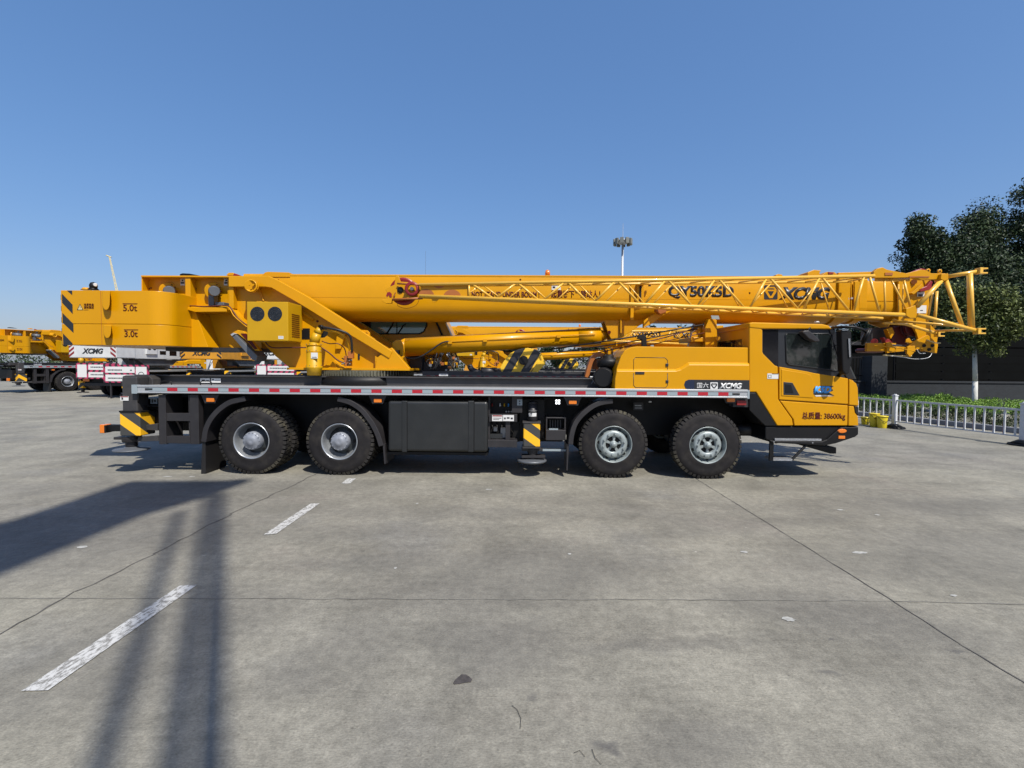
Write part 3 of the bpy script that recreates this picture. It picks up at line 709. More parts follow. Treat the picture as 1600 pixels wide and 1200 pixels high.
# far tower-like lattice boom
Y = 210; p0 = P(186, 470, Y); p1 = P(171, 401, Y); tcn = empty('distant_lattice_crane', (p0.x, Y, 0), 'faint far-off yellow lattice crane boom sticking up above the counterweight', 'crane')
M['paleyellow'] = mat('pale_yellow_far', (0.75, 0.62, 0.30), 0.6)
mb = MB()
for o in (-0.45, 0.45):
    mb.cone((p0.x+o, Y, 0), p0+Vector((o, 0, 0)), 0.2, 0.16, 5); mb.cone(p0+Vector((o, 0, 0)), p1+Vector((o*.4, 0, 0)), 0.16, 0.12, 5)
for i in range(14):
    t = i/14; u = (i+1)/14; a = p0.lerp(p1, t); b2 = p0.lerp(p1, u); s_ = 1 if i % 2 else -1; mb.cone(a+Vector((0.45*s_, 0, 0)), b2-Vector((0.45*s_, 0, 0)), 0.09, 0.09, 4)
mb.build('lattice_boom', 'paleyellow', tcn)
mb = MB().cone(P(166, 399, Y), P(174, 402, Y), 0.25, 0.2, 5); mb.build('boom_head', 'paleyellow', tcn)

# ---------------------------------------------------------------- gantry behind the photographer, unseen, added to cast the long yard shadows
def lift(gx, gy, h): return Vector((gx-h*SUNV.x/(-SUNV.z), gy-h*SUNV.y/(-SUNV.z), h))
gn = empty('steel_gantry', (3.5, -7.0, 0), 'tall grey steel gantry behind the photographer whose shadow lies on the yard', 'gantry')
M['gantry'] = mat('gantry_grey', (0.25, 0.26, 0.27), 0.5)
gA = G(280, 800); gB = G(344, 772); 
hA = 20.0; tA = lift(gA.x, gA.y, hA); gb0 = Vector((tA.x, tA.y, 0))
MB().cone((tA.x, tA.y, 0), tA, 0.055, 0.055, 12).build('leg', 'gantry', gn)
hB = 20.0; tB = lift(gB.x, gB.y, hB)
MB().cone((tB.x, tB.y, 0), (tB.x, tB.y, hB), 0.07, 0.07, 14).build('leg', 'gantry', gn); MB().cone((tB.x-.18, tB.y, 0), (tB.x-.18, tB.y, hB), 0.055, 0.055, 12).build('leg', 'gantry', gn)
e = [G(200, 755), G(352, 754), G(392, 750), G(332, 772), G(224, 804), G(0, 897), G(-300, 1018), G(-300, 862), G(0, 822)]
pts = [(lift(v.x, v.y, 20.1).x, lift(v.x, v.y, 20.1).y) for v in e]
MB().prismz(pts, 20.0, 20.3).build('platform', 'gantry', gn)
# trees behind the photographer, seen only as reflections
for i, (x, y, h) in enumerate(((15, -15, 8), (21, -17, 9), (27, -14, 8), (33, -18, 9))):
    tree(x, y, h, 3.4, h*0.46, ['tree behind the photographer, nearest the gantry', 'second tree behind the photographer', 'third tree behind the photographer', 'outermost tree behind the photographer'][i], 'trees behind the photographer', leaf='leafolive', size=0.4, clumps=40, per=60)
# ================================================================ THE TRUCK CRANE
def loft(mb, A, ya, Bp, yb):
    f = [mb.bm.verts.new((x, ya, z)) for x, z in A]; b = [mb.bm.verts.new((x, yb, z)) for x, z in Bp]; n = len(A)
    mb._face(f); mb._face(b[::-1])
    for i in range(n):
        j = (i+1) % n; mb._face([f[j], f[i], b[i], b[j]])
    return mb
def pprism(pts, Y, Y2, mb=None): return (mb or MB()).prism(pp(Y, pts), Y, Y2)
def ptube(mb, pts, r, n=8):
    """pts: (px,py,Y)"""
    return mb.tube([P(*p) for p in pts], r, n)
def pline(mb, a, b, r, n=8): return mb.cone(P(*a), P(*b), r, r, n)
def strip_arc(path, th, Y, Y2, mb=None):
    """band of thickness th px following a photo path"""
    mb = mb or MB(); out_ = []; inn = []
    for i, (x, y) in enumerate(path):
        if i == 0: dx, dy = path[1][0]-x, path[1][1]-y
        elif i == len(path)-1: dx, dy = x-path[-2][0], y-path[-2][1]
        else: dx, dy = path[i+1][0]-path[i-1][0], path[i+1][1]-path[i-1][1]
        l = math.hypot(dx, dy); nx, ny = -dy/l, dx/l
        out_.append((x, y)); inn.append((x+nx*th, y+ny*th))
    a = pp(Y, out_); b = pp(Y, inn); m = len(a)
    rows = []
    for (ax, az), (bx, bz) in zip(a, b):
        rows.append([mb.bm.verts.new(c) for c in ((ax, Y, az), (ax, Y2, az), (bx, Y2, bz), (bx, Y, bz))])
    for r1, r2 in zip(rows, rows[1:]):
        for k in range(4): mb._face([r1[k], r1[(k+1) % 4], r2[(k+1) % 4], r2[k]])
    mb._face(rows[0]); mb._face(rows[-1][::-1]); return mb
def smooth_path(pts, n=5):
    """Catmull-Rom through the points"""
    res = []
    q = [pts[0]]+list(pts)+[pts[-1]]
    for i in range(1, len(q)-2):
        p0, p1, p2, p3 = q[i-1], q[i], q[i+1], q[i+2]
        for k in range(n):
            t = k/n
            res.append(tuple(0.5*((2*b)+(-a+c)*t+(2*a-5*b+4*c-d)*t*t+(-a+3*b-3*c+d)*t**3) for a, b, c, d in zip(p0, p1, p2, p3)))
    res.append(tuple(pts[-1])); return res

# ---- wheels (axis along y, outer face at y=0, pushed outwards = -y)
def tyre_mb(r=0.56, w=0.28):
    mb = MB()
    prof = [(0.292, 0.02), (0.300, 0.0), (0.325, -0.004), (0.36, 0.010), (0.42, 0.004), (0.47, 0.008), (0.505, 0.022), (0.525, 0.036), (0.538, 0.045), (0.540, w*0.5), (0.538, w-0.045), (0.525, w-0.036), (0.47, w-0.008), (0.36, w-0.01), (0.30, w), (0.292, w-0.02)]
    mb.lathe(prof, (0, 0, 0), 'y', 72, caps=False)
    for f in mb.bm.faces: f.material_index = 0
    mb.mark(1); n = 46
    for k in range(n):
        for side in (0, 1, 2, 3):
            t0 = 2*PI*(k+(0.5 if side in (1, 3) else 0))/n; dt = 2*PI/n*0.34
            y0, y1 = ((0.018, 0.085), (w-0.085, w-0.018), (0.098, 0.136), (0.146, w-0.098))[side]
            ri = 0.515 if side < 2 else 0.53
            vs = []
            for (rr, yy) in ((ri, y0 if side != 0 else y0+0.0), (r, y0+(0.016 if side == 0 else 0)), (r, y1-(0.016 if side == 1 else 0)), (ri, y1)):
                for tt in (t0-dt, t0+dt): vs.append(mb.bm.verts.new((rr*math.cos(tt), yy, rr*math.sin(tt))))
            a = vs
            for q in ((0, 2, 3, 1), (2, 4, 5, 3), (4, 6, 7, 5), (0, 1, 7, 6), (0, 6, 4, 2), (1, 3, 5, 7)): mb._face([a[i] for i in q])
    return mb
def mesh_of(mb, mats, name):
    bmesh.ops.recalc_face_normals(mb.bm, faces=mb.bm.faces); me = bpy.data.meshes.new(name); mb.bm.to_mesh(me); mb.bm.free()
    for m in mats: me.materials.append(M[m])
    return me
ME = {}
ME['tyre'] = mesh_of(tyre_mb(), ['tyre', 'tread'], 'tyre')
rb = MB().lathe([(0.303, 0.006), (0.297, -0.006), (0.286, -0.004), (0.281, 0.012), (0.268, 0.04), (0.262, 0.10), (0.250, 0.150), (0.215, 0.185), (0.210, 0.20)], (0, 0, 0), 'y', 64, caps=False)
ME['rim_rear'] = mesh_of(rb, ['rim'], 'rim')
db = MB().lathe([(0.24, 0.175), (0.20, 0.165), (0.16, 0.13), (0.12, 0.12)], (0, 0, 0), 'y', 48, caps=False)
db.mark(1)
for k in range(6):
    t = 2*PI*(k+.3)/6; db.cone((0.195*math.cos(t), 0.150, 0.195*math.sin(t)), (0.195*math.cos(t), 0.2, 0.195*math.sin(t)), 0.030, 0.030, 12)
ME['disc_rear'] = mesh_of(db, ['rimdark', 'black'], 'disc')
hb = MB().lathe([(0.150, 0.14), (0.150, 0.03), (0.143, 0.022), (0.143, 0.006), (0.125, -0.006), (0.075, -0.014), (0.07, -0.020), (0.03, -0.022), (0.0, -0.018)], (0, 0, 0), 'y', 48, caps=False)
for k in range(14):
    t = 2*PI*k/14; hb.cone((0.132*math.cos(t), 0.01, 0.132*math.sin(t)), (0.132*math.cos(t), -0.012, 0.132*math.sin(t)), 0.010, 0.009, 6)
ME['hub_rear'] = mesh_of(hb, ['hub'], 'hub')
fb = MB().lathe([(0.303, 0.006), (0.299, -0.006), (0.291, -0.004), (0.286, 0.014), (0.272, 0.05), (0.266, 0.10), (0.255, 0.115), (0.246, 0.10), (0.232, 0.045), (0.215, 0.012), (0.200, 0.0), (0.140, 0.0), (0.128, 0.012), (0.124, 0.05), (0.05, 0.055)], (0, 0, 0), 'y', 64, caps=False)
for k in range(10):
    t = 2*PI*k/10+0.1; c = (0.172*math.cos(t), 0.172*math.sin(t))
    fb.cone((c[0], 0.004, c[1]), (c[0], -0.012, c[1]), 0.024, 0.022, 6); fb.cone((c[0], -0.012, c[1]), (c[0], -0.045, c[1]), 0.013, 0.012, 8)
fb.mark(1); fb.cone((0, 0.045, 0), (0, 0.05, 0), 0.122, 0.122, 32)
for k in range(10):
    t = 2*PI*(k+.5)/10+0.1; a = Vector((0.236*math.cos(t), 0.048, 0.236*math.sin(t))); nrm2 = Vector((math.cos(t)*0.5, -1, math.sin(t)*0.5)).normalized()
    fb.cone(a-nrm2*0.01, a+nrm2*0.007, 0.026, 0.024, 12)
ME['rim_front'] = mesh_of(fb, ['rimfront', 'black'], 'rim')
hf = MB().lathe([(0.060, 0.05), (0.058, 0.0), (0.052, -0.010), (0.042, -0.014), (0.038, -0.040), (0.030, -0.050), (0.0, -0.051)], (0, 0, 0), 'y', 32, caps=False)
for k in range(5):
    t = 2*PI*k/5+0.4; u = Vector((math.cos(t), 0, math.sin(t))); v = Vector((-math.sin(t), 0, math.cos(t)))
    p = [u*0.04-v*0.012, u*0.04+v*0.012, u*0.128+v*0.026, u*0.128-v*0.026]; A = [hf.bm.verts.new(q+Vector((0, 0.022, 0))) for q in p]; Bv = [hf.bm.verts.new(q+Vector((0, 0.06, 0))) for q in p]
    hf._face(A); hf._face(Bv[::-1])
    for i in range(4): hf._face([A[i], A[(i+1) % 4], Bv[(i+1) % 4], Bv[i]])
ME['hub_front'] = mesh_of(hf, ['rimfront'], 'hub')
def obj_from(name, me, parent, loc=(0, 0, 0), rz=0.0, ry=0.0):
    o = bpy.data.objects.new(name, me); COL.objects.link(o); o.parent = parent; o.location = loc; o.rotation_euler = (0, ry, rz); return o
def wheel(root, x, yface, kind, far=False, z=0.575):
    """wheel is an Empty part; tyre, rim and hub are its sub-parts"""
    w = bpy.data.objects.new('wheel', None); COL.objects.link(w); w.parent = root
    w.location = Vector((x, yface, z))-wloc(root); w.rotation_euler = (0, 0, PI if far else 0); w.scale = (1.027, 1.0, 1.027)
    a = random.uniform(0, 6)
    obj_from('tyre', ME['tyre'], w, ry=a)
    if kind == 'rear':
        obj_from('tyre', ME['tyre'], w, (0, 0.34, 0), ry=a+.2)
        obj_from('rim', ME['rim_rear'], w); obj_from('disc', ME['disc_rear'], w, ry=a); obj_from('hub', ME['hub_rear'], w, ry=a)
    else:
        obj_from('rim', ME['rim_front'], w, ry=a*.1); obj_from('hub', ME['hub_front'], w, ry=a)
    return w
C0 = Vector((0.0, 9.35, 0))
CR = empty('truck_crane', C0, 'yellow four-axle truck crane in the foreground with folded lattice jib and black and yellow counterweight', 'crane', None)
YN = 7.95
for px, kind in ((390, 'rear'), (530, 'rear'), (962, 'front'), (1109, 'front')):
    x = (px-812)*8.0/FPX; wheel(CR, x, 8.0, kind); wheel(CR, x, 10.7, kind, far=True)

# ---- chassis
x_l, x_r = PX(214, YN), PX(1169, YN)
zt = PZ(605.5, YN, 690); zb = PZ(618, YN, 690)
fr = MB().box(PX(250, 8.8), PX(1330, 8.8), 8.85, 9.05, 0.62, 1.36).box(PX(250, 8.8), PX(1330, 8.8), 9.65, 9.85, 0.62, 1.36).box(PX(250, 8.8), PX(1320, 8.8), 9.05, 9.65, 0.9, 1.3)
for px in (390, 530, 962, 1109):
    x = (px-812)*8.0/FPX; fr.cone((x, 8.2, 0.56), (x, 10.5, 0.56), 0.11, 0.11, 12); fr.cone((x, 9.1, 0.56), (x, 9.6, 0.56), 0.26, 0.26, 16)
    fr.box(x-0.5, x+0.5, 8.9, 9.0, 0.66, 0.74)
fr.box(PX(600, 8.8), PX(770, 8.8), 8.7, 10.0, 0.45, 1.2).box(PX(770, 8.8), PX(880, 8.8), 8.72, 10.0, 0.5, 1.3)
fr.build('frame', 'black', CR)
up_ = MB(); zt2 = P(500, 588.5, 8.6).z
up_.box(PX(213, 8.6), PX(1000, 8.6), 8.62, 8.68, zt-0.01, zt2).box(PX(213, 8.6), PX(1000, 8.6), 8.55, 8.66, zt2-0.012, zt2+0.012)
up_.box(PX(213, 8.6), PX(1000, 8.6), 10.0, 10.06, zt-0.01, zt2).box(PX(213, 8.6), PX(930, 8.6), 8.68, 10.0, zt2-0.10, zt2-0.05)
pprism([(1000, 588), (1010, 588), (960, 606), (950, 606)], 8.4, 8.45, up_)
up_.build('frame_beam', 'chassis', CR, bevel=0.006)
MB().box(x_l, x_r, YN+0.03, 8.62, zt-0.03, zt-0.006).build('deck_plate', 'checker', CR)
MB().box(x_l, x_r, 10.05, 10.7, zt-0.05, zt-0.006).build('deck_plate', 'checker', CR)
rl = MB().box(x_l, x_r, YN, YN+0.04, zb, zt)
rl.box(x_l, x_r, YN-0.012, YN+0.001, zt-0.030, zt+0.004).box(x_l, x_r, YN-0.012, YN+0.001, zb, zb+0.022)
rl.box(x_l, x_r, 10.70, 10.74, zb, zt)
side = rl.build('side_rail', 'alu', CR, bevel=0.004)
MB().box(PX(205, YN), x_l, YN-0.005, YN+0.06, zb-0.01, zt+0.005).build('end_cap', 'tapegrey', side); MB().box(x_r, x_r+0.035, YN-0.004, YN+0.05, zb-0.01, zt-0.0).build('end_cap', 'tapegrey', side)
tp = MB(); px = 232; xs = [px]
px = 261
while px < 1145: xs += [px, px+16]; px += 31.93
xs.append(1145); z0_, z1_ = zb+0.036, zt-0.042
cols = [[tp.bm.verts.new((PX(x, YN), y, z)) for y, z in ((YN+0.002, z0_), (YN-0.006, z0_), (YN-0.006, z1_), (YN+0.002, z1_))] for x in xs]
for k, (a, b) in enumerate(zip(cols, cols[1:])):
    tp.mark(1 if k % 2 == 1 else 0)
    for q in range(4): tp._face([a[q], b[q], b[(q+1) % 4], a[(q+1) % 4]])
tp._face(cols[0]); tp._face(cols[-1][::-1])
tp.build('reflective_tape', ['tapegrey', 'tapered'], side)
for a, b in ((226, 238), (1145, 1157)):
    s_ = MB(); zz = (zt+zb)/2; s_.box(PX(a, YN), PX(b, YN), YN-0.010, YN, zz-0.016, zz+0.016); s_.build('side_slot', 'decalblack', side, bevel=0.008)
for a in (251, 313):
    mb = MB(); zz = P(a, 602, 8.3).z
    pts = [P(a, 603, 8.3), P(a, 597, 8.3), P(a+3, 595.5, 8.3), P(a+14, 595.5, 8.3), P(a+17, 597, 8.3), P(a+17, 603, 8.3)]
    mb.tube(pts, 0.010, 7); mb.build('grab_handle', 'black', CR)
# stickers on the beam
def sticker(parent, x0, y0, x1, y1, Y, ink=(), mat_='sticker', red=False):
    a = P(x0, y0, Y); b = P(x1, y1, Y); s_ = MB(); s_.box(a.x, b.x, Y-0.003, Y+0.002, b.z, a.z)
    s_.mark(1)
    w_, h_ = b.x-a.x, a.z-b.z
    for (u0, v0, u1, v1) in ink: s_.box(a.x+w_*u0, a.x+w_*u1, Y-0.0045, Y-0.002, a.z-h_*v1, a.z-h_*v0)
    if red:
        s_.mark(2); s_.box(a.x+w_*0.04, a.x+w_*0.96, Y-0.0048, Y-0.002, a.z-h_*0.22, a.z-h_*0.03)
    return s_.build('sticker', [mat_, 'stickerink', 'red'], parent)
sticker(CR, 313, 591, 328, 598, 8.61, ((.15, .3, .5, .7), (.6, .4, .9, .5))); sticker(CR, 330, 591, 345, 598, 8.61, ((.1, .2, .3, .45), (.4, .5, .9, .6)))
# rear outrigger
def jack(x0, x1, ytop, ysleeve, ysleeve1, yfoot, Y, capy=None):
    xa, xb = PX(x0, Y), PX(x1, Y); cx = (x0+x1)/2
    r = bpy.data.objects.new('outrigger_jack', None); COL.objects.link(r); r.parent = CR; c = Vector(((xa+xb)/2, Y+0.13, 0)); r.location = c-C0
    return r, c
r, c = jack(187, 212, 590, 643, 680, 705, 8.0)
MB().box(PX(188, 8.0), PX(212, 8.0), 8.02, 8.28, P(200, 645, 8.0).z, P(200, 589, 8.0).z).build('jack_tube', 'chassis', r, bevel=0.02)
MB().box(PX(185, 7.98), PX(217, 7.98), 7.98, 8.32, P(200, 681, 7.98).z, P(200, 643, 7.98).z).build('striped_sleeve', 'hazardjack', r, bevel=0.012)
MB().box(PX(184, 7.97), PX(219, 7.97), 7.97, 8.33, P(200, 644.5, 7.98).z, P(200, 642, 7.98).z).build('collar', 'black', r)
cx = PX(203, 8.15)
mb = MB().cone((cx, 8.15, P(203, 690, 8.15).z), (cx, 8.15, P(203, 681, 8.15).z), 0.13, 0.15, 16).cone((cx, 8.15, P(203, 697, 8.15).z), (cx, 8.15, P(203, 690, 8.15).z), 0.09, 0.09, 14)
mb.box(cx-0.24, cx+0.12, 8.06, 8.24, P(203, 686, 8.15).z, P(203, 682, 8.15).z); mb.build('jack_foot', 'charcoal', r, bevel=0.006)
MB().lathe([(0.0, 0.055), (0.10, 0.05), (0.12, 0.03), (0.26, 0.012), (0.27, 0.0), (0.26, -0.012)], (cx, 8.15, P(203, 702, 8.15).z), 'z', 32).build('jack_pad', 'motor', r)
sticker(r, 188, 619, 201, 626, 8.012, ((.15, .3, .35, .8),), red=True)
ob = pprism([(190, 600), (191, 588), (196, 586.5), (232, 586.5), (238, 592), (239, 604), (225, 604), (216, 600)], 8.3, 8.5)
ob.build('outrigger_bracket', 'chassis', CR, bevel=0.01)
MB().cone(P(231, 592, 8.29), P(231, 592, 8.32), 0.022, 0.022, 10).build('bracket_pin', 'black', CR)
mb = MB().box(PX(187, 8.2)+0.05, PX(250, 8.2), 8.32, 10.4, 0.78, 1.25).box(PX(212, 8.15), PX(247, 8.15), 8.18, 8.25, P(230, 636, 8.15).z, P(230, 634, 8.15).z)
mb.build('outrigger_beam', 'black', CR, bevel=0.01)
ptube(MB(), [(217, 607, 8.0), (216, 625, 8.02), (214, 640, 8.1)], 0.012).build('hose', 'rubber', CR)
mb = pprism([(228, 664), (246, 662), (246, 673), (228, 672)], 8.1, 8.3); mb.build('bracket', 'chassis', CR, bevel=0.01)
mb = pprism([(216, 683), (247, 681), (248, 689), (214, 690)], 8.05, 8.15); mb.build('bottom_bar', 'chassis', CR, bevel=0.004)
sticker(CR, 235, 622, 246, 631, 8.28, ((.2, .2, .4, .8), (.55, .3, .85, .7)), mat_='tapegrey')
# lamp arm
mb = MB(); pbox(mb, 165, 664, 190, 674, 8.1, 8.2); la = mb.build('lamp_arm', 'black', CR, bevel=0.008)
mb = MB(); pbox(mb, 155, 663.5, 163, 677, 8.05, 8.2); mb.build('marker_lamp', 'orange', la, bevel=0.01)
mb = MB(); pbox(mb, 162.5, 665, 165.5, 676, 8.05, 8.22); mb.build('lamp_base', 'black', la)
# ladder
ld = MB()
for x0, x1 in ((247, 260), (296, 311)): pbox(ld, x0, 617, x1, 694, 7.99, 8.12)
for y0, y1 in ((646, 658), (682, 693)): pbox(ld, 259, y0, 297, y1, 8.0, 8.12)
pbox(ld, 259, 617, 262, 690, 8.02, 8.4); pbox(ld, 294, 617, 297, 690, 8.02, 8.4)
ld.build('ladder', 'charcoal', CR, bevel=0.006)
# mud flaps
for x0, y0, x1, y1, mt in ((317, 691, 335, 738, 'charcoal'), (598.5, 694, 602, 725, 'charcoal'), (884, 694, 890, 734, 'charcoal')):
    pass
MB().prism(pp(8.02, [(316, 690), (321, 688), (321.5, 739), (314, 741)]), 8.02, 8.6).build('mud_flap', 'rubber', CR)
MB().prism(pp(8.02, [(598, 694), (601, 694), (602.5, 725), (600.5, 725)]), 8.02, 8.6).build('mud_flap', 'charcoal', CR)
MB().prism(pp(8.02, [(886, 694), (889, 694), (887, 735), (885, 735)]), 8.02, 8.5).build('mud_flap', 'charcoal', CR)
# fenders
f1 = smooth_path([(314, 690), (317, 671), (324, 655), (335, 641), (347, 631), (360, 624), (382, 619)])
strip_arc(f1, 8, 7.99, 8.45).build('fender', 'charcoal', CR, bevel=0.006)
f2 = smooth_path([(528, 620), (541, 623), (553, 628), (567, 638), (577, 650), (586, 663), (594, 680), (599, 696)])
strip_arc(f2, 7.5, 7.99, 8.45).build('fender', 'charcoal', CR, bevel=0.006)
f3 = smooth_path([(888, 694), (890, 678), (895, 662), (903, 650), (912, 641), (924, 632), (938, 626), (957, 623)])
strip_arc(f3, 7.5, 7.99, 8.4).build('fender', 'charcoal', CR, bevel=0.006)
# amber side markers
for x, y in ((328, 625), (590, 626), (895, 628.5), (1142.5, 625)):
    mb = pprism([(x-14, y-8), (x+14, y-8), (x+8, y+5), (x-8, y+5)], 8.02, 8.06); bk = mb.build('marker_bracket', 'charcoal', CR)
    mb = MB(); pbox(mb, x-6, y-3, x+6, y+3, 7.99, 8.03); mb.build('side_marker', 'orange', bk, bevel=0.006)
mb = MB(); pbox(mb, 1152, 626, 1166, 633, 8.0, 8.1); mb.build('side_marker', 'red', CR)
mb = MB(); pbox(mb, 1146, 622, 1170, 636, 8.04, 8.2); mb.build('marker_bracket', 'charcoal', CR)
# tool box / tank
mb = MB(); pbox(mb, 606, 627, 762, 706, 7.98, 8.62); tk = mb.build('fuel_tank', 'tank', CR, bevel=0.045, seg=4)
for a, b in ((627.5, 635.5), (731.5, 740)):
    mb = MB(); pbox(mb, a, 626.4, b, 706.6, 7.970, 8.6); mb.build('tank_strap', 'tank', tk, bevel=0.012)
    mb = MB(); pbox(mb, b+0.4, 628, b+1.2, 705, 7.976, 8.0); mb.build('strap_gap', 'black', tk)
mb = MB(); pbox(mb, 606, 706.8, 762, 711, 8.05, 8.5); mb.build('tank_cradle', 'black', tk)
# control station
ct = bpy.data.objects.new('control_station', None); COL.objects.link(ct); ct.parent = CR; ct.location = Vector((PX(790, 8.1), 8.1, 1.0))-C0
mb = MB(); pbox(mb, 764, 647, 808, 659, 8.04, 8.07); pbox(mb, 762, 688, 808, 699, 8.0, 8.3); pbox(mb, 790, 659, 797, 688, 8.08, 8.12); pbox(mb, 763, 620, 765.5, 690, 8.1, 8.15); pbox(mb, 800, 618, 816, 645, 8.08, 8.2); mb.build('station_frame', 'charcoal', ct, bevel=0.004)
mb = MB(); pbox(mb, 764, 659, 812, 690, 8.35, 8.4); pbox(mb, 764, 618, 812, 647, 8.35, 8.4); mb.build('back_plate', 'black', ct)
sticker(ct, 769, 648.5, 785, 658, 8.037, ((.1, .45, .9, .55), (.1, .7, .7, .78)), red=True); sticker(ct, 786, 648.5, 803, 658, 8.037, ((.1, .4, .25, .7), (.35, .35, .6, .6), (.7, .4, .9, .7)))
for x, mt in ((769, 'red'), (781.5, 'sticker'), (788, 'yellow2'), (794.5, 'blue')):
    p = P(x, 632, 8.3); MB().cone(p+Vector((0, 0, -.035)), p+Vector((0, 0, .02)), 0.016, 0.012, 8).build('lever_knob', mt, ct)
for x in (791, 795, 799):
    p = P(x, 643, 8.2); MB().cone(p, p+Vector((0, -.03, 0)), 0.014, 0.014, 8).build('gauge', 'steel', ct)
mb = MB(); pbox(mb, 771, 668, 777, 674, 8.2, 8.3); mb.build('valve', 'steel', ct, bevel=0.004); mb = MB(); pbox(mb, 782, 669, 790, 684, 8.22, 8.3); mb.build('valve', 'steel', ct, bevel=0.004)
mb = MB(); pbox(mb, 765, 678, 784, 685, 8.15, 8.3); mb.build('valve_block', 'tank', ct)
mb = MB(); pbox(mb, 808, 624, 816, 633.5, 8.06, 8.1); mb.build('socket_plate', 'tapegrey', ct)
for z_ in (627, 631): p = P(812, z_, 8.055); MB().cone(p, p+Vector((0, .02, 0)), 0.012, 0.012, 8).build('socket', 'black', ct)
for i in range(5):
    ptube(MB(), [(768+i*8, 660, 8.3), (770+i*7, 668+i, 8.28), (766+i*9, 676, 8.3), (775+i*6, 690, 8.32)], 0.010).build('hose', 'rubber', ct)
# front outrigger jack
r, c = jack(818, 846, 627, 660, 699, 718, 8.0)
Yj = 8.16
MB().cone(P(832, 664, Yj), P(832, 630, Yj), 0.085, 0.085, 22).cone(P(832, 630, Yj), P(832, 627, Yj), 0.085, 0.06, 22).build('jack_tube', 'charcoal', r)
MB().cone(P(832, 644.5, Yj), P(832, 641.5, Yj), 0.088, 0.088, 22).build('tube_seam', 'black', r)
s0 = P(825, 642, 8.06); s1 = P(839, 651, 8.06)
pts = []
mb = MB()
for k in range(9):
    a = R(-48+96*k/8); pts.append((P(832, 646, Yj).x+0.087*math.sin(a), Yj-0.087*math.cos(a)))
prev = None
for k, (x, y) in enumerate(pts):
    v0 = mb.bm.verts.new((x, y, s1.z)); v1 = mb.bm.verts.new((x, y, s0.z))
    if prev: mb._face([prev[0], v0, v1, prev[1]])
    prev = (v0, v1)
mb.build('sticker', 'sticker', r)
text('17', (828, 644, 832, 649.5), 8.066, 'stickerink', r, 'sticker_mark', bold=0.02)
MB().box(PX(818.5, 8.02), PX(845, 8.02), 8.02, 8.3, P(832, 699, 8.0).z, P(832, 661, 8.0).z).build('striped_sleeve', 'hazardfront', r, bevel=0.02)
MB().box(PX(817.5, 8.01), PX(846, 8.01), 8.01, 8.31, P(832, 701, 8.0).z, P(832, 698.5, 8.0).z).box(PX(817.5, 8.01), PX(846, 8.01), 8.01, 8.31, P(832, 661.5, 8.0).z, P(832, 659.5, 8.0).z).build('collar', 'chassis', r)
mb = MB().cone(P(832, 716, Yj), P(832, 700, Yj), 0.07, 0.10, 16); pbox(mb, 815, 701, 848, 705, 8.1, 8.25); pbox(mb, 815, 712, 852, 716, 8.08, 8.25); mb.build('jack_foot', 'charcoal', r, bevel=0.005)
MB().lathe([(0.0, 0.045), (0.12, 0.04), (0.22, 0.035), (0.255, 0.02), (0.24, -0.005), (0.15, -0.03), (0.0, -0.035)], P(831, 720.5, Yj), 'z', 32).build('jack_pad', 'motor', r)
MB().box(PX(812, 8.3), PX(852, 8.3), 8.32, 10.4, 0.62, 1.3).build('outrigger_beam', 'black', CR, bevel=0.01)
# work lamp, battery box
p = P(871.5, 628, 8.1); wl = MB().cone(p+Vector((0, .05, 0)), p, 0.052, 0.055, 20).build('work_lamp', 'black', CR)
mb = MB()
for dx in (-1, 1):
    for dz in (-1, 1): mb.cone(p+Vector((dx*.022, -.002, dz*.022)), p+Vector((dx*.022, -.008, dz*.022)), 0.019, 0.017, 10)
mb.build('lamp_cluster', 'lamp', wl)
mb = MB(); pbox(mb, 853, 672, 884, 688, 8.12, 8.5); pbox(mb, 853, 652, 884, 654, 8.15, 8.45); pbox(mb, 853, 652, 855, 673, 8.15, 8.2); pbox(mb, 882, 652, 884, 673, 8.15, 8.2); mb.build('battery_box', 'charcoal', CR, bevel=0.005)
mb = MB()
for i in range(5): pbox(mb, 859+i*4, 656, 860.4+i*4, 671, 8.3, 8.33)
mb.build('battery_rib', 'chassis', CR)
mb = MB(); pbox(mb, 858, 670, 872, 672, 8.14, 8.2); pbox(mb, 848, 702, 884, 705, 8.2, 8.3); mb.build('battery_label', 'tapegrey', CR)
# small plate behind front wheel, exhaust
mb = MB(); pbox(mb, 990, 629, 1005, 641, 8.6, 8.61); mb.build('data_plate', 'charcoal', CR); mb = MB(); pbox(mb, 992, 633, 1002, 634.5, 8.597, 8.6); pbox(mb, 992, 637, 1003, 638, 8.597, 8.6); mb.build('plate_line', 'steel', CR)
mb = MB(); pbox(mb, 1014, 627, 1018, 629, 8.4, 8.45); mb.build('clip', 'sticker', CR)
MB().cone(P(1150, 672, 8.6), P(1192, 671, 8.6), 0.10, 0.10, 18).cone(P(1182, 671, 8.6), P(1186, 671, 8.6), 0.108, 0.108, 18).build('exhaust_silencer', 'charcoal', CR)
ptube(MB(), [(1192, 671, 8.6), (1206, 678, 8.65), (1214, 690, 8.7)], 0.05, 10).build('exhaust_pipe', 'black', CR)
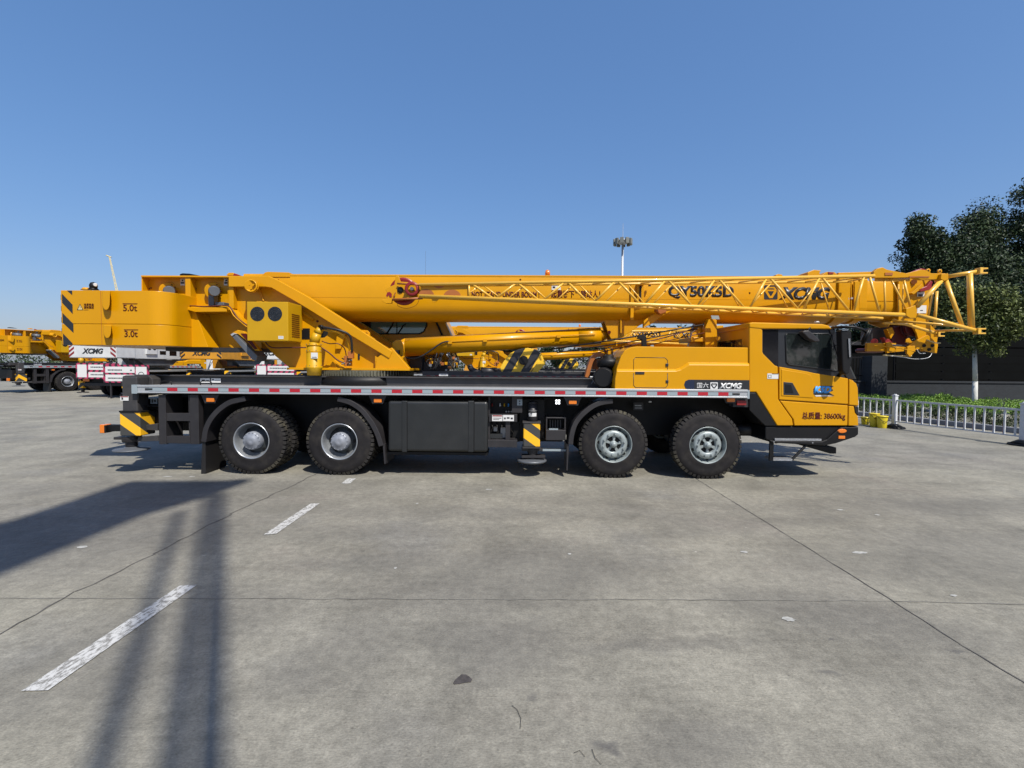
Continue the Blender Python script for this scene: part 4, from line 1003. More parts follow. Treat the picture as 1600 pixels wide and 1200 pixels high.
# ================================================================ carrier cab and hood
hood = MB(); HP = [(959.5, 609.5), (960, 592), (964, 574), (970, 557), (976, 548), (984, 543), (994, 541.3), (1171, 543), (1171, 609.8)]
hood.prism(pp(8.03, HP), 8.03, 9.0)
A = [(960.5, 609.5), (961, 592), (963.5, 580), (1057, 580), (1064, 578), (1077, 570), (1171, 570.5), (1171, 609.8)]
Bk = [(960.5, 609.5), (961, 592), (963.5, 576), (1055, 576), (1062, 574), (1075, 565.5), (1171, 566.2), (1171, 609.8)]
loft(hood, pp(7.985, A), 7.985, pp(8.035, Bk), 8.035)
hood = hood.build('engine_hood', 'yellow', CR, bevel=0.012, seg=3)
# door of the hood as outline grooves
def outline(pts, Y, r, parent, name='door_seam', material='decalblack', closed=True):
    q = [P(x, y, Y) for x, y in pts]
    if closed: q = q+[q[0]]
    return MB().tube(q, r, 5).build(name, material, parent)
outline([(993, 558.5), (1039, 559), (1043, 563), (1043, 580)], 8.030, 0.005, hood, closed=False)
outline([(993, 558.5), (990, 562), (990, 578)], 8.030, 0.005, hood, closed=False)
outline([(990, 583), (990, 602), (993, 605.5), (1040, 606), (1043, 602), (1043, 583)], 7.984, 0.005, hood, closed=False)
outline([(990, 577), (990, 583)], 8.005, 0.005, hood, closed=False); outline([(1043, 577), (1043, 583)], 8.005, 0.005, hood, closed=False)
mb = MB(); pbox(mb, 993, 581, 1007, 584.5, 7.975, 7.985); mb.build('door_handle', 'decalblack', hood)
for y in (571, 597):
    mb = MB(); pbox(mb, 1040.5, y-3, 1044.5, y+1.5, 7.975 if y > 580 else 8.015, 8.03); mb.build('hinge', 'decalblack', hood, bevel=0.003)
mb = pprism([(1076, 593.2), (1171, 594), (1171, 609.6), (1076, 609.2), (1071, 606.5), (1069, 601), (1071, 595.5)], 7.981, 7.987); dc = mb.build('decal', 'navy', hood)
mb = pprism([(1085, 593.8), (1171, 594.3), (1171, 609.4), (1085, 609.1)], 7.9795, 7.9805); mb.build('decal', 'decalblack', hood)
text('国六', (1089, 598, 1107, 606.5), 7.977, 'sticker', hood, bold=0.004)
def logo(parent, x0, y0, x1, y1, Y, dark, light, name='emblem'):
    """square badge with an inverted cut-corner triangle"""
    w_ = x1-x0; h_ = y1-y0; f = lambda u, v: (x0+u*w_, y0+v*h_)
    pprism([f(.0, .06), f(.06, 0), f(.94, 0), f(1, .06), f(1, .94), f(.94, 1), f(.06, 1), f(0, .94)], Y, Y+0.004).build(name, dark, parent)
    pprism([f(.22, .12), f(.78, .12), f(.92, .30), f(.92, .46), f(.62, .90), f(.38, .90), f(.08, .46), f(.08, .30)], Y-0.0015, Y+0.001).build(name, light, parent)
    pprism([f(.30, .22), f(.70, .22), f(.77, .30), f(.23, .30)], Y-0.003, Y-0.001).build(name, dark, parent)
    pprism([f(.26, .42), f(.74, .42), f(.54, .74), f(.46, .74)], Y-0.003, Y-0.001).build(name, dark, parent)
logo(hood, 1110, 597.3, 1121.5, 607.8, 7.977, 'sticker', 'decalblack')
text('XCMG', (1123, 598.3, 1159.5, 607.6), 7.977, 'sticker', hood, bold=0.045, shear=0.25, spacing=0.93)

cab = bpy.data.objects.new('carrier_cab', None); COL.objects.link(cab); cab.parent = CR; cab.location = Vector((PX(1260, 8.5), 9.3, 1.6))-C0
CP = [(1171.5, 505), (1299, 513), (1332, 592), (1339, 601), (1340, 665), (1213, 665), (1181, 613), (1171.5, 613)]
pprism(CP, 8.05, 10.55).build('cab_shell', 'yellow', cab, bevel=0.03, seg=3)
pprism([(1171, 504.5), (1176, 503.3), (1286, 506.3), (1295, 508.5), (1301, 514.2), (1189, 513.8), (1171, 512)], 7.99, 10.6).build('roof', 'yellow', cab, bevel=0.02, seg=3)
pprism([(1171, 511), (1189, 513), (1191.5, 516), (1191.5, 550), (1193, 553), (1211, 571), (1215.5, 572.5), (1216.3, 624), (1238, 655), (1239.5, 665), (1214.5, 665), (1181.5, 612.5), (1171, 612.5)], 8.0, 8.1).build('side_panel', 'yellow', cab, bevel=0.014, seg=3)
door = pprism([(1217.8, 573), (1262, 580.6), (1272, 583), (1308, 588.5), (1325.3, 591.5), (1325.3, 631.5), (1217.8, 624.3)], 8.0, 8.1).build('door', 'yellow', cab, bevel=0.010, seg=3)
pprism([(1221, 577), (1258, 583), (1267, 586), (1271, 594), (1271, 622), (1221, 618.5)], 7.992, 8.02).build('raised_panel', 'yellow', door, bevel=0.007, seg=2)
pprism([(1219, 626.2), (1325, 633.6), (1324.3, 665), (1241.3, 665), (1240, 655.5), (1224, 633)], 8.0, 8.1).build('step_panel', 'yellow', cab, bevel=0.012, seg=3)
pprism([(1326.8, 592), (1331, 594), (1338, 599), (1340.5, 606), (1342, 634), (1326.8, 632.8)], 8.0, 8.25).build('corner_panel', 'yellow', cab, bevel=0.012, seg=3)
pprism([(1326.3, 634.5), (1334.5, 635), (1336, 645), (1341, 651), (1341.5, 665.3), (1325.8, 665.2)], 8.0, 8.3).build('corner_panel', 'yellow', cab, bevel=0.012, seg=3)
pprism([(1335.5, 635), (1341.5, 636), (1341.5, 650), (1337, 645)], 8.01, 8.4).build('headlight', 'glossblack', cab, bevel=0.006)
# far side mirrored skin
MB().prism(pp(8.0, [(1171.5, 511), (1298, 514), (1331, 592), (1339, 601), (1340, 664), (1214, 664), (1181, 613), (1171.5, 613)]), 10.551, 10.6).build('side_panel', 'yellow', cab, bevel=0.01)
wp = pprism([(1190, 513.5), (1300.5, 514.3), (1334, 592), (1322, 591.5), (1262, 581.2), (1211, 572.6), (1190.5, 552)], 8.035, 8.049).build('window_surround', 'decalblack', cab)
pprism([(1192.5, 515), (1216, 515.2), (1216, 572), (1211, 570.5), (1192.5, 550.5)], 8.030, 8.036).build('quarter_glass', 'glossblack', wp)
GP = [(1230, 521), (1294, 521.5), (1298, 524), (1312.5, 578), (1306, 579), (1233, 569.5), (1229, 566), (1227.5, 524)]
pprism(GP, 8.026, 8.036).build('door_glass', 'glass', wp)
outline(GP, 8.026, 0.009, wp, 'glass_frame', 'tank')
pprism([(1299, 515), (1303, 514.5), (1338, 592), (1332, 592)], 8.06, 10.54).build('windscreen', 'glass', cab)
pprism([(1296, 514), (1304, 513.5), (1316, 545), (1336, 592), (1324, 592), (1310, 560)], 8.015, 8.06).build('windscreen_pillar', 'glossblack', cab, bevel=0.006)
# rear window (in the back wall)
X0 = PX(1171.5, 8.05)
mb = MB().box(X0-0.012, X0+0.01, 8.32, 9.5, PZ(541, 8.3)-0.2, PZ(518, 8.3)); mb.build('rear_window', 'glass', cab, bevel=0.02)
mb = pprism([(1224, 596.6), (1238.5, 597.8), (1250, 618.3), (1224, 617.3)], 7.990, 8.01); hd_ = mb.build('door_handle', 'decalblack', door, bevel=0.006)
mb = pprism([(1227, 600), (1236, 600.5), (1240, 614.5), (1227, 614)], 7.986, 7.992); mb.build('handle_grip', 'black', door, bevel=0.01)
sticker(cab, 1199, 583.5, 1216, 592, 7.998, ((.08, .25, .12, .85), (.32, .25, .36, .85), (.08, .25, .36, .33), (.08, .77, .36, .85), (.4, .0, .98, .14)))
text('总质量: 38600kg', (1253, 644, 1321, 657), 7.9972, 'darkred', cab, bold=0.014)
text('K5D', (1271, 603.5, 1299, 614.5), 7.9960, 'blue', cab, bold=0.06, shear=0.3)
pprism([(1267.5, 613), (1274, 604), (1276, 603), (1272, 611), (1296, 613.5), (1304, 618.5), (1290, 616.5), (1273, 617)], 7.996, 8.0).build('decal', 'decalblack', cab)
pprism([(1273, 617.6), (1290, 617.2), (1302, 619), (1275, 619.6)], 7.996, 8.0).build('decal', 'sticker', cab)
pprism([(1280, 602.8), (1303, 603), (1299, 606), (1302, 610), (1298, 612), (1296, 606)], 7.9972, 8.0).build('decal', 'decalblack', cab)
pprism([(1171, 613.3), (1181, 613.3), (1214.3, 665.6), (1196, 665.6), (1190, 660), (1171, 641)], 8.01, 8.5).build('arch_panel', 'black', cab, bevel=0.012)
bm_ = pprism([(1196, 666), (1341.3, 666.3), (1341.3, 679), (1336, 683), (1306, 693), (1288, 696.3), (1206, 691.5), (1196, 686)], 8.03, 10.5).build('bumper', 'black', cab, bevel=0.02, seg=3)
pprism([(1213, 689), (1284, 690), (1292, 687), (1314, 667.5), (1341.5, 667.5), (1341.5, 679), (1336, 683), (1306, 693), (1288, 696.5), (1206, 691.8), (1203, 688)], 7.99, 8.1).build('bumper_lip', 'black', bm_, bevel=0.014, seg=3)
mb = MB().box(PX(1214, 8.0), PX(1287, 8.0), 7.995, 8.16, P(1250, 688.6, 8).z, P(1250, 685.4, 8).z); mb.build('step_tread', 'checker', cab)
for yy, rx_, rz_ in ((673.5, 0.075, 0.036),):
    p = P(1315.8, yy, 7.985); mb = MB(); ring = [mb.bm.verts.new((p.x+rx_*math.cos(2*PI*k/24), p.y, p.z+rz_*math.sin(2*PI*k/24))) for k in range(24)]
    ring2 = [mb.bm.verts.new((p.x+rx_*.8*math.cos(2*PI*k/24), p.y-0.012, p.z+rz_*.75*math.sin(2*PI*k/24))) for k in range(24)]
    for k in range(24): mb._face([ring[k], ring[(k+1) % 24], ring2[(k+1) % 24], ring2[k]])
    mb._face(ring2[::-1]); mb.build('indicator_lamp', 'orange', bm_)
mb = MB(); pbox(mb, 1310.5, 681, 1320.5, 685.7, 7.98, 7.995); mb.build('reflector', 'orange', bm_, bevel=0.003)
hs = MB(); pbox(hs, 1203, 690, 1208.5, 720, 8.02, 8.05); pbox(hs, 1203, 690, 1208.5, 720, 8.28, 8.31)
pline(hs, (1260, 695, 8.04), (1237, 718.5, 8.04), 0.022, 6); pline(hs, (1260, 695, 8.3), (1237, 718.5, 8.3), 0.022, 6); hs = hs.build('hanging_step', 'black', cab, bevel=0.003)
mb = MB(); pbox(mb, 1208, 716.8, 1238, 720, 8.02, 8.3); mb.build('step_tread', 'checker', hs)
for x, y in ((1209.5, 690.5), (1270, 692)): p = P(x, y, 7.985); MB().cone(p, p+Vector((0, .03, 0)), 0.013, 0.013, 8).build('bolt', 'steel', bm_)
pprism([(1252, 695), (1271, 696), (1307, 699), (1307, 709), (1298, 709), (1270, 701)], 8.3, 10.2).build('front_bar', 'black', cab, bevel=0.01)
# mirrors
mr = pprism([(1314.5, 516), (1327, 514), (1331, 520), (1331.5, 560), (1328, 583), (1322, 586), (1317, 580)], 7.72, 7.86).build('side_mirror', 'black', cab, bevel=0.02, seg=3)
mb = pprism([(1325.5, 529), (1328.5, 529), (1329.3, 558), (1327, 558)], 7.70, 7.72); mb.build('mirror_trim', 'chrome', mr)
pprism([(1316, 515.5), (1326, 514), (1325.5, 516), (1316.5, 517)], 7.705, 7.72).build('mirror_trim', 'chrome', mr)
mb = MB(); ptube(mb, [(1300, 512, 8.1), (1316, 511, 7.85), (1335, 511, 7.8), (1348, 515, 7.85), (1354, 520, 7.9)], 0.022); mb.build('mirror_arm', 'black', mr); ptube(MB(), [(1318, 578, 7.9), (1310, 588, 8.05)], 0.03).build('mirror_arm', 'black', mr)
p = P(1353.5, 526, 7.95); dd = Vector((0.80, -0.45, -0.35)).normalized()
MB().cone(p-dd*0.05, p-dd*0.01, 0.08, 0.155, 24).cone(p-dd*0.01, p+dd*0.02, 0.155, 0.150, 24).build('round_mirror', 'black', mr)
ptube(MB(), [(1327, 540, 7.8), (1340, 533, 7.9), (1350, 532, 8.0)], 0.006).build('mirror_cable', 'rubber', mr)
pprism([(1254, 519), (1257, 516.5), (1264, 516), (1270, 521), (1281, 531), (1281, 534), (1274, 534), (1264, 529)], 7.86, 8.0).build('kerb_mirror', 'charcoal', cab, bevel=0.012)
ptube(MB(), [(1262, 516, 7.95), (1266, 512, 8.0), (1268, 508, 8.05)], 0.012).build('kerb_mirror_arm', 'black', cab)
MB().cone(P(1276, 504.5, 8.4), P(1276, 502, 8.4), 0.05, 0.03, 12).build('roof_lamp', 'sticker', cab)
mb = MB(); pline(mb, (1170, 505.5, 8.05), (1120, 514, 9.2), 0.01, 6); mb.build('roof_edge_rail', 'yellow', cab)
# air cleaner, brackets behind the hood
ac = MB().lathe([(0.0, .12), (0.10, .12), (0.10, .07), (0.19, .05), (0.20, 0.0), (0.20, -.07), (0.17, -.09), (0.12, -.10), (0.12, -.22)], P(950, 566, 8.5), 'z', 28)
ac.cone(P(943, 590, 8.25), P(943, 590, 8.8), 0.17, 0.17, 22).cone(P(943, 590, 8.22), P(943, 590, 8.25), 0.15, 0.17, 22)
ac.build('air_cleaner', 'black', CR)
mb = MB()
for k in range(4): mb.cone(P(943, 590, 8.30+k*.1), P(943, 590, 8.33+k*.1), 0.178, 0.178, 22)
mb.build('cleaner_band', 'charcoal', CR)
strip_arc(smooth_path([(914, 589), (918, 574), (922, 562), (928, 554), (936, 551), (944, 552)]), 6, 8.75, 8.95).build('rear_bracket', 'orangebrown', CR, bevel=0.004)
mb = MB(); pbox(mb, 926, 560, 936, 577, 8.9, 9.0); mb.build('bracket_box', 'orangebrown', CR, bevel=0.004)
mb = MB()
for i in range(6): pline(mb, (924+i*6.5, 600, 8.42), (930+i*6.5, 590, 8.42), 0.004, 4); pline(mb, (930+i*6.5, 600, 8.42), (924+i*6.5, 590, 8.42), 0.004, 4)
pline(mb, (922, 589, 8.42), (965, 590, 8.42), 0.01, 5); mb.build('mesh_guard', 'steel', CR)
# boom rest
br = pprism([(1102, 543), (1102, 512), (1107, 500), (1112, 497), (1120, 500), (1121, 543)], 8.95, 9.1); br.prism(pp(8.95, [(1102, 543), (1102, 512), (1107, 500), (1112, 497), (1120, 500), (1121, 543)]), 9.6, 9.75); pbox(br, 1080, 527, 1120, 534, 9.0, 9.7)
br = br.build('boom_rest', 'yellow', CR, bevel=0.008)
pprism([(1111, 492.8), (1123, 493.2), (1124.5, 499), (1112.5, 498.4)], 8.80, 8.81).build('rest_label', 'tapegrey', br)
MB().cone(P(1122, 529, 8.9), P(1122, 529, 8.95), 0.04, 0.045, 16).build('rest_knob', 'yellow', br)
pprism([(1076, 541), (1082, 520), (1092, 512), (1098, 514), (1100, 543)], 9.15, 9.25).build('rest_brace', 'yellow', br, bevel=0.005)
# ================================================================ SUPERSTRUCTURE
SS = CR
Zc = lambda px, py, Y: P(px, py, Y).z
# slewing ring with teeth
RX = PX(573, 9.35); zr0 = Zc(575, 588.5, 8.5); zr1 = Zc(575, 579, 8.5)
mb = MB().lathe([(0.80, zr0), (0.86, zr0), (0.86, zr1), (0.80, zr1)], (RX, 9.35, 0), 'z', 80, smooth=False)
n = 96
for k in range(n):
    t = 2*PI*k/n; dt = 2*PI/n*0.25; q = [(RX+r_*math.cos(t+s_*dt), 9.35+r_*math.sin(t+s_*dt)) for r_, s_ in ((0.85, -1), (0.905, -.7), (0.905, .7), (0.85, 1))]
    mb.prismz(q, zr0+0.008, zr1-0.008)
mb.build('slewing_ring', 'gear', SS)
MB().cone((RX, 9.35, zt-0.02), (RX, 9.35, zr0), 0.95, 0.93, 48).build('ring_base', 'black', SS)
# base plate
mb = MB().box(PX(452, 8.72), PX(642, 8.72), 8.62, 10.1, Zc(550, 578.5, 8.62), Zc(550, 575, 8.62)); tt = mb.build('turntable_plate', 'yellow', SS, bevel=0.004)
# side plates (web) near and far
WEB = [(355, 434), (420, 434), (426, 436), (520, 487), (610, 549), (618, 556), (640, 576), (454, 576), (430, 556), (405, 530), (372, 492), (356, 484)]
for y0, y1 in ((8.86, 8.90), (9.80, 9.84)):
    # keep the far one aligned in real space
    pts = pp(8.86, WEB); MB().prism(pts, y0, y1).build('side_web', 'yellow', tt, bevel=0.004)
# diagonal and top flange, proud of the web
FL = [(357, 430.5), (420, 430.5), (432, 434), (545, 500), (613, 545), (616, 556), (604, 553), (528, 505), (420, 447.5), (414, 446), (357, 446)]
fl_ = MB(); q = pp(8.70, [(357, 431), (419, 431), (432, 436.5), (480, 463), (545, 504), (613, 549), (608, 560), (528, 512), (470, 476), (424, 449.5), (414, 448), (357, 448)])
fl_.prism(q, 8.70, 8.862); fl_.prism(q, 9.838, 9.97); fl_.build('flange', 'yellow', tt, bevel=0.010, seg=3)
pprism([(605, 546), (612, 543), (640, 576), (586, 576), (588, 560)], 8.72, 8.861).build('foot_gusset', 'yellow', tt, bevel=0.008)
pprism([(558, 518), (560, 515), (574, 516), (578, 520), (578, 531), (558, 528)], 8.84, 8.862).build('lug', 'yellow', tt, bevel=0.004)
MB().cone(P(572, 522, 8.83), P(572, 522, 8.85), 0.03, 0.03, 12).build('lug_hole', 'darkred', tt)
# stiffeners on the web
for a, b, w_ in (((404, 450), (412, 470), .018), ((466, 484), (490, 500), .03)):
    mb = MB(); pline(mb, (a[0], a[1], 8.85), (b[0], b[1], 8.85), w_, 6); mb.build('stiffener', 'yellow', tt)
pprism([(466, 480), (470, 484), (470, 515), (466, 515)], 8.78, 8.862).build('stiffener', 'yellow', tt)
pprism([(526, 524), (540, 520), (532, 545), (524, 545)], 8.80, 8.862).build('stiffener', 'yellow', tt, bevel=0.004)
pprism([(586, 556), (590, 558), (590, 576), (586, 576)], 8.76, 8.862).build('stiffener', 'yellow', tt)
pprism([(500, 576), (522, 562), (540, 576)], 8.74, 8.80).build('stiffener', 'yellow', tt, bevel=0.004)
pprism([(512, 576), (520, 564), (528, 576)], 8.70, 8.74).build('stiffener', 'yellow', tt, bevel=0.004)
MB().cone(P(496, 502, 8.85), P(496, 502, 8.87), 0.022, 0.022, 10).build('web_hole', 'darkred', tt)
pprism([(559, 553), (562, 553), (562, 562), (559, 562)], 8.85, 8.862).build('web_slot', 'decalblack', tt)
mb = MB(); pbox(mb, 468, 513, 484, 530, 8.852, 8.862); mb.build('web_opening', 'black', tt)
# rear frame (winch side plates)
rf = MB(); q = [(221, 433), (357, 433), (357, 486), (352, 480), (221, 480)]
rf.prism(pp(8.90, q), 8.90, 8.93); rf = rf.build('winch_frame', 'yellow', SS); MB().prism(pp(8.90, q), 9.77, 9.80).build('far_plate', 'yellow', rf)
mb = MB(); pbox(mb, 220, 430.5, 358, 433, 8.72, 9.95); mb.build('top_flange', 'yellow', rf, bevel=0.004)
for a, b in ((289, 298), (357, 365), (221, 223.5)):
    mb = MB(); pbox(mb, a, 432, b, 482, 8.74, 8.9); mb.build('vertical_flange', 'yellow', rf, bevel=0.006)
pprism([(283, 480), (291, 480), (354, 480.5), (354, 487), (305, 487.5), (296, 485)], 8.66, 8.92).build('bottom_flange', 'yellow', rf, bevel=0.006)
for cx, cy in ((335, 455), (264.5, 455)):
    wn = MB().cone(P(cx, cy, 8.86), P(cx, cy, 8.90), 0.155, 0.165, 28); wn = wn.build('winch_flange', 'yellow', rf, bevel=0.004)
    mb = MB()
    for k in range(10):
        t = 2*PI*k/10; p = P(cx, cy, 8.85)+Vector((0.128*math.cos(t), 0, 0.128*math.sin(t))); mb.cone(p, p+Vector((0, .02, 0)), 0.009, 0.009, 6)
    mb.build('flange_bolt', 'darkred', wn)
    MB().cone(P(cx, cy, 8.60), P(cx, cy, 8.88), 0.095, 0.10, 22).cone(P(cx, cy, 8.57), P(cx, cy, 8.60), 0.08, 0.095, 22).build('winch_motor', 'motor', wn)
    MB().cone((P(cx, cy, 8.9).x, 8.95, P(cx, cy, 8.9).z), (P(cx, cy, 8.9).x, 9.75, P(cx, cy, 8.9).z), 0.16, 0.16, 24).build('winch_drum', 'steel', wn)
for x0, y0, x1, y1 in ((282, 436, 289, 446), (350, 436, 357, 446)):
    sticker(rf, x0, y0, x1, y1, 8.895, ((.1, .45, .9, .75), (.3, .1, .7, .35)))
for x, y in ((233, 451), (236, 450), (306, 451)): MB().cone(P(x, y, 8.89), P(x, y, 8.91), 0.015, 0.015, 8).build('bolt', 'darkred', rf)
mb = MB(); ptube(mb, smooth_path([(284, 478, 8.8), (300, 478, 8.7), (320, 479, 8.68), (335, 478, 8.68), (356, 478, 8.66), (364, 486, 8.64), (372, 498, 8.6), (386, 508, 8.55)], 3), 0.012, 6); mb.build('hose', 'hosebrown', rf)
mb = MB(); ptube(mb, smooth_path([(336, 478, 8.72), (348, 479, 8.66), (358, 481, 8.64), (365, 493, 8.6), (376, 503, 8.58), (386, 511, 8.55)], 3), 0.010, 6); mb.build('hose', 'yellow', rf)
mb = MB(); pbox(mb, 325, 461, 334, 478, 8.72, 8.86); pbox(mb, 336, 472, 350, 479, 8.7, 8.86); mb.build('valve_block', 'motor', rf, bevel=0.01)
pprism([(353, 482), (362, 486), (386, 512), (386, 508), (368, 488), (360, 480)], 8.72, 8.90).build('brace', 'yellow', rf, bevel=0.004)
# boom pivot lug with its shadow-casting pin
pv = MB().cone(P(393, 447, 8.60), P(393, 447, 8.88), 0.09, 0.09, 24).cone(P(393, 447, 8.57), P(393, 447, 8.60), 0.115, 0.115, 28); pv = pv.build('boom_pivot', 'yellow', tt, bevel=0.006)
MB().lathe([(0.075, -.004), (0.095, -.03), (0.108, -.03), (0.115, -.002), (0.075, -.004)], P(393, 447, 8.57), 'y', 30).build('pivot_ring', 'yellow', pv)
for k in range(3):
    t = 2*PI*k/3+.5; p = P(393, 447, 8.565)+Vector((.045*math.cos(t), 0, .045*math.sin(t))); MB().cone(p, p+Vector((0, -.02, 0)), .018, .018, 6).build('pivot_bolt', 'yellow', pv)
pprism([(384, 443), (388, 440), (392, 441), (392, 446), (386, 448)], 8.56, 8.60).build('pivot_lock', 'yellow', pv, bevel=0.004)
# things above the frame
mb = MB(); pprism([(281, 428.3), (285, 427), (296, 427.5), (312, 430.5), (281, 430.5)], 9.2, 9.3, mb); mb.build('rope_guard', 'black', SS)
pprism([(353, 430), (357, 426), (364, 426), (368, 430.5)], 9.2, 9.4).build('rope_roller', 'yellow', SS, bevel=0.006); pprism([(366, 427), (376, 430.5), (364, 430.5)], 9.1, 9.2).build('rope_clamp', 'red', SS)
# fan box
fbx = bpy.data.objects.new('oil_cooler', None); COL.objects.link(fbx); fbx.parent = SS; fbx.location = Vector((PX(420, 8.2), 8.3, 2.6))-C0
a = P(385.5, 471.5, 8.2); b = P(450.5, 533, 8.2); za = Zc(418, 471.5, 8.2); zb_ = Zc(418, 532.5, 8.2)
x464 = b.x
MB().box(a.x, b.x, 8.2, 8.72, zb_, za).build('cooler_case', 'yellow2', fbx, bevel=0.008, seg=2)
for cx, cy in ((402, 490.5), (429.5, 490.5)):
    c = P(cx, cy, 8.197); rr = 0.124
    fn = MB().cone(c+Vector((0, .012, 0)), c, rr, rr, 32).build('fan_opening', 'glossblack', fbx)
    mb = MB()
    for k in range(7):
        t = 2*PI*k/7+.4; d1 = Vector((math.cos(t), 0, math.sin(t))); d2 = Vector((math.cos(t+.45), 0, math.sin(t+.45)))
        v = [mb.bm.verts.new(c+Vector((0, -.002, 0))+w_) for w_ in (d1*.03, d1*.105, d2*.105, d2*.035)]; mb._face(v)
    mb.build('fan_blade', 'decalblack', fn)
    mb = MB()
    for r_ in (.035, .065, .095): 
        q = [c+Vector((r_*math.cos(2*PI*k/28), -.006, r_*math.sin(2*PI*k/28))) for k in range(29)]; mb.tube(q, 0.0016, 4)
    mb.cone(c+Vector((-.12, -.006, .0)), c+Vector((.12, -.006, 0)), .002, .002, 4); mb.cone(c+Vector((0, -.006, -.12)), c+Vector((0, -.006, .12)), .002, .002, 4)
    mb.build('fan_guard', 'decalblack', fn)
mb = MB()
for i in range(12):
    z_ = zb_+0.08+i*0.035; mb.box(b.x+0.001, b.x+0.006, 8.33, 8.62, z_, z_+0.012)
mb.build('louvre', 'darkred', fbx)
sticker(fbx, 435, 525, 443, 529.5, 8.198, ((.1, .3, .9, .4),))
# folded ladder / plate beneath
pprism([(361, 524), (366, 521), (402, 556), (400, 564), (394, 562)], 8.45, 8.8).build('access_step', 'motor', SS, bevel=0.006)
mb = pprism([(360, 522.5), (364.5, 520), (367, 521.5), (362.5, 525)], 8.43, 8.82); mb.build('step_edge', 'alu', SS)
pprism([(363, 520), (371, 515.5), (380, 517.5), (400, 541), (406, 548), (398, 548), (386, 533), (372, 522)], 8.5, 8.6).build('step_bracket', 'yellow', SS, bevel=0.006)
pprism([(376, 521), (384, 521), (402, 545), (398, 546)], 8.49, 8.505).build('bracket_slot', 'darkred', SS)
# slew reducer
sr = bpy.data.objects.new('slew_drive', None); COL.objects.link(sr); sr.parent = SS; p0 = P(491, 580, 8.4); sr.location = p0-C0
def zc(y): return P(491, y, 8.4).z
X = p0.x
MB().lathe([(0.0, zc(586.5)), (0.115, zc(586.5)), (0.125, zc(577)), (0.14, zc(575)), (0.14, zc(572.5)), (0.125, zc(572)), (0.125, zc(550)), (0.118, zc(549)), (0.118, zc(541)), (0.09, zc(539)), (0.085, zc(535)), (0.0, zc(535))], (X, 8.4, 0), 'z', 28).build('gearbox', 'yellow2', sr)
MB().cone((X, 8.4, zc(536)), (X+.06, 8.4, zc(521)), 0.085, 0.07, 20).cone((X+.06, 8.4, zc(521)), (X+.11, 8.42, zc(513.5)), 0.07, 0.06, 20).build('hydraulic_motor', 'yellow2', sr)
MB().cone(P(503, 519, 8.45), P(503, 519, 8.6), 0.10, 0.10, 18).cone(P(500, 512, 8.35), P(504, 511, 8.4), 0.05, 0.04, 10).build('valve', 'black', sr)
sticker(sr, 486, 551, 496.5, 560, 8.27, ((.15, .75, .85, .85),))
for y in (572.5, 549.5, 539.5):
    MB().cone((X, 8.4, zc(y)-.008), (X, 8.4, zc(y)+.008), 0.138 if y > 560 else .13, 0.138 if y > 560 else .13, 26).build('flange_ring', 'yellow', sr, bevel=0.003)
    for k in range(14):
        t = 2*PI*k/14; MB().cone((X+.122*math.cos(t), 8.4+.122*math.sin(t), zc(y)+.006), (X+.122*math.cos(t), 8.4+.122*math.sin(t), zc(y)+.022), .009, .009, 6).build('flange_bolt', 'gear', sr) if k % 2 == 0 else None
mb = MB(); ptube(mb, smooth_path([(504, 511, 8.35), (515, 513, 8.3), (530, 516, 8.3), (544, 522, 8.35), (549, 532, 8.4), (550, 550, 8.45)], 4), 0.020, 8); mb.build('hose', 'rubber', sr)
mb = MB(); ptube(mb, smooth_path([(498, 514, 8.4), (512, 517, 8.35), (528, 520, 8.35), (540, 528, 8.4), (545, 540, 8.45), (546, 552, 8.5)], 4), 0.013, 8); mb.build('hose', 'yellow', sr)
mb = MB(); ptube(mb, smooth_path([(503, 533, 8.45), (515, 537, 8.45), (528, 537, 8.5), (538, 544, 8.5), (541, 556, 8.55)], 4), 0.010, 6); ptube(mb, smooth_path([(502, 543, 8.45), (515, 552, 8.5), (528, 563, 8.55), (545, 570, 8.6)], 4), 0.014, 6); ptube(mb, smooth_path([(415, 535, 8.5), (425, 543, 8.5), (450, 543, 8.45), (478, 543, 8.45)], 4), 0.012, 6); mb.build('hose', 'hosebrown', sr)
mb = MB(); pbox(mb, 537, 556, 547, 572, 8.5, 8.62); pbox(mb, 543, 549, 551, 560, 8.45, 8.55); mb.build('valve_block', 'orangebrown', sr, bevel=0.006)
mb = MB()
for i in range(9): p = P(534+random.uniform(0, 16), 556+random.uniform(0, 16), 8.5); mb.cone(p, p+Vector((random.uniform(-.05, .05), -.04, random.uniform(-.03, .03))), 0.012, 0.012, 6)
mb.build('fitting', 'rubber', sr)
# ---- counterweight: near arm with rounded nose, recessed middle, far arm
cw = bpy.data.objects.new('counterweight', None); COL.objects.link(cw); cw.parent = SS; cw.location = Vector((PX(190, 8.1), 9.35, 2.2))-C0
YC = 8.1; xl = PX(98, YC); xr = PX(273, 8.3); ztop = Zc(190, 454, YC); zbot = Zc(190, 539.5, YC); zmid = Zc(190, 506.5, YC)
def plan(dx=0.0):
    pts = [(xl, YC+0.0)]
    rr = 0.30
    for k in range(13):
        a = R(-90+90*k/12); pts.append((xr-rr+rr*math.cos(a), YC+rr+rr*math.sin(a)))
    pts += [(xr, 8.75), (xr, 9.95)]
    for k in range(13):
        a = R(0+90*k/12); pts.append((xr-rr+rr*math.cos(a), 10.6-rr+rr*math.sin(a)))
    pts += [(xl, 10.6)]; return pts
for z0, z1 in ((zbot, zmid-0.003), (zmid+0.003, ztop)):
    o = MB().prismz(plan(), z0, z1).build('ballast_block', 'yellow', cw, bevel=0.006, seg=2)
xm = PX(392, 8.75)
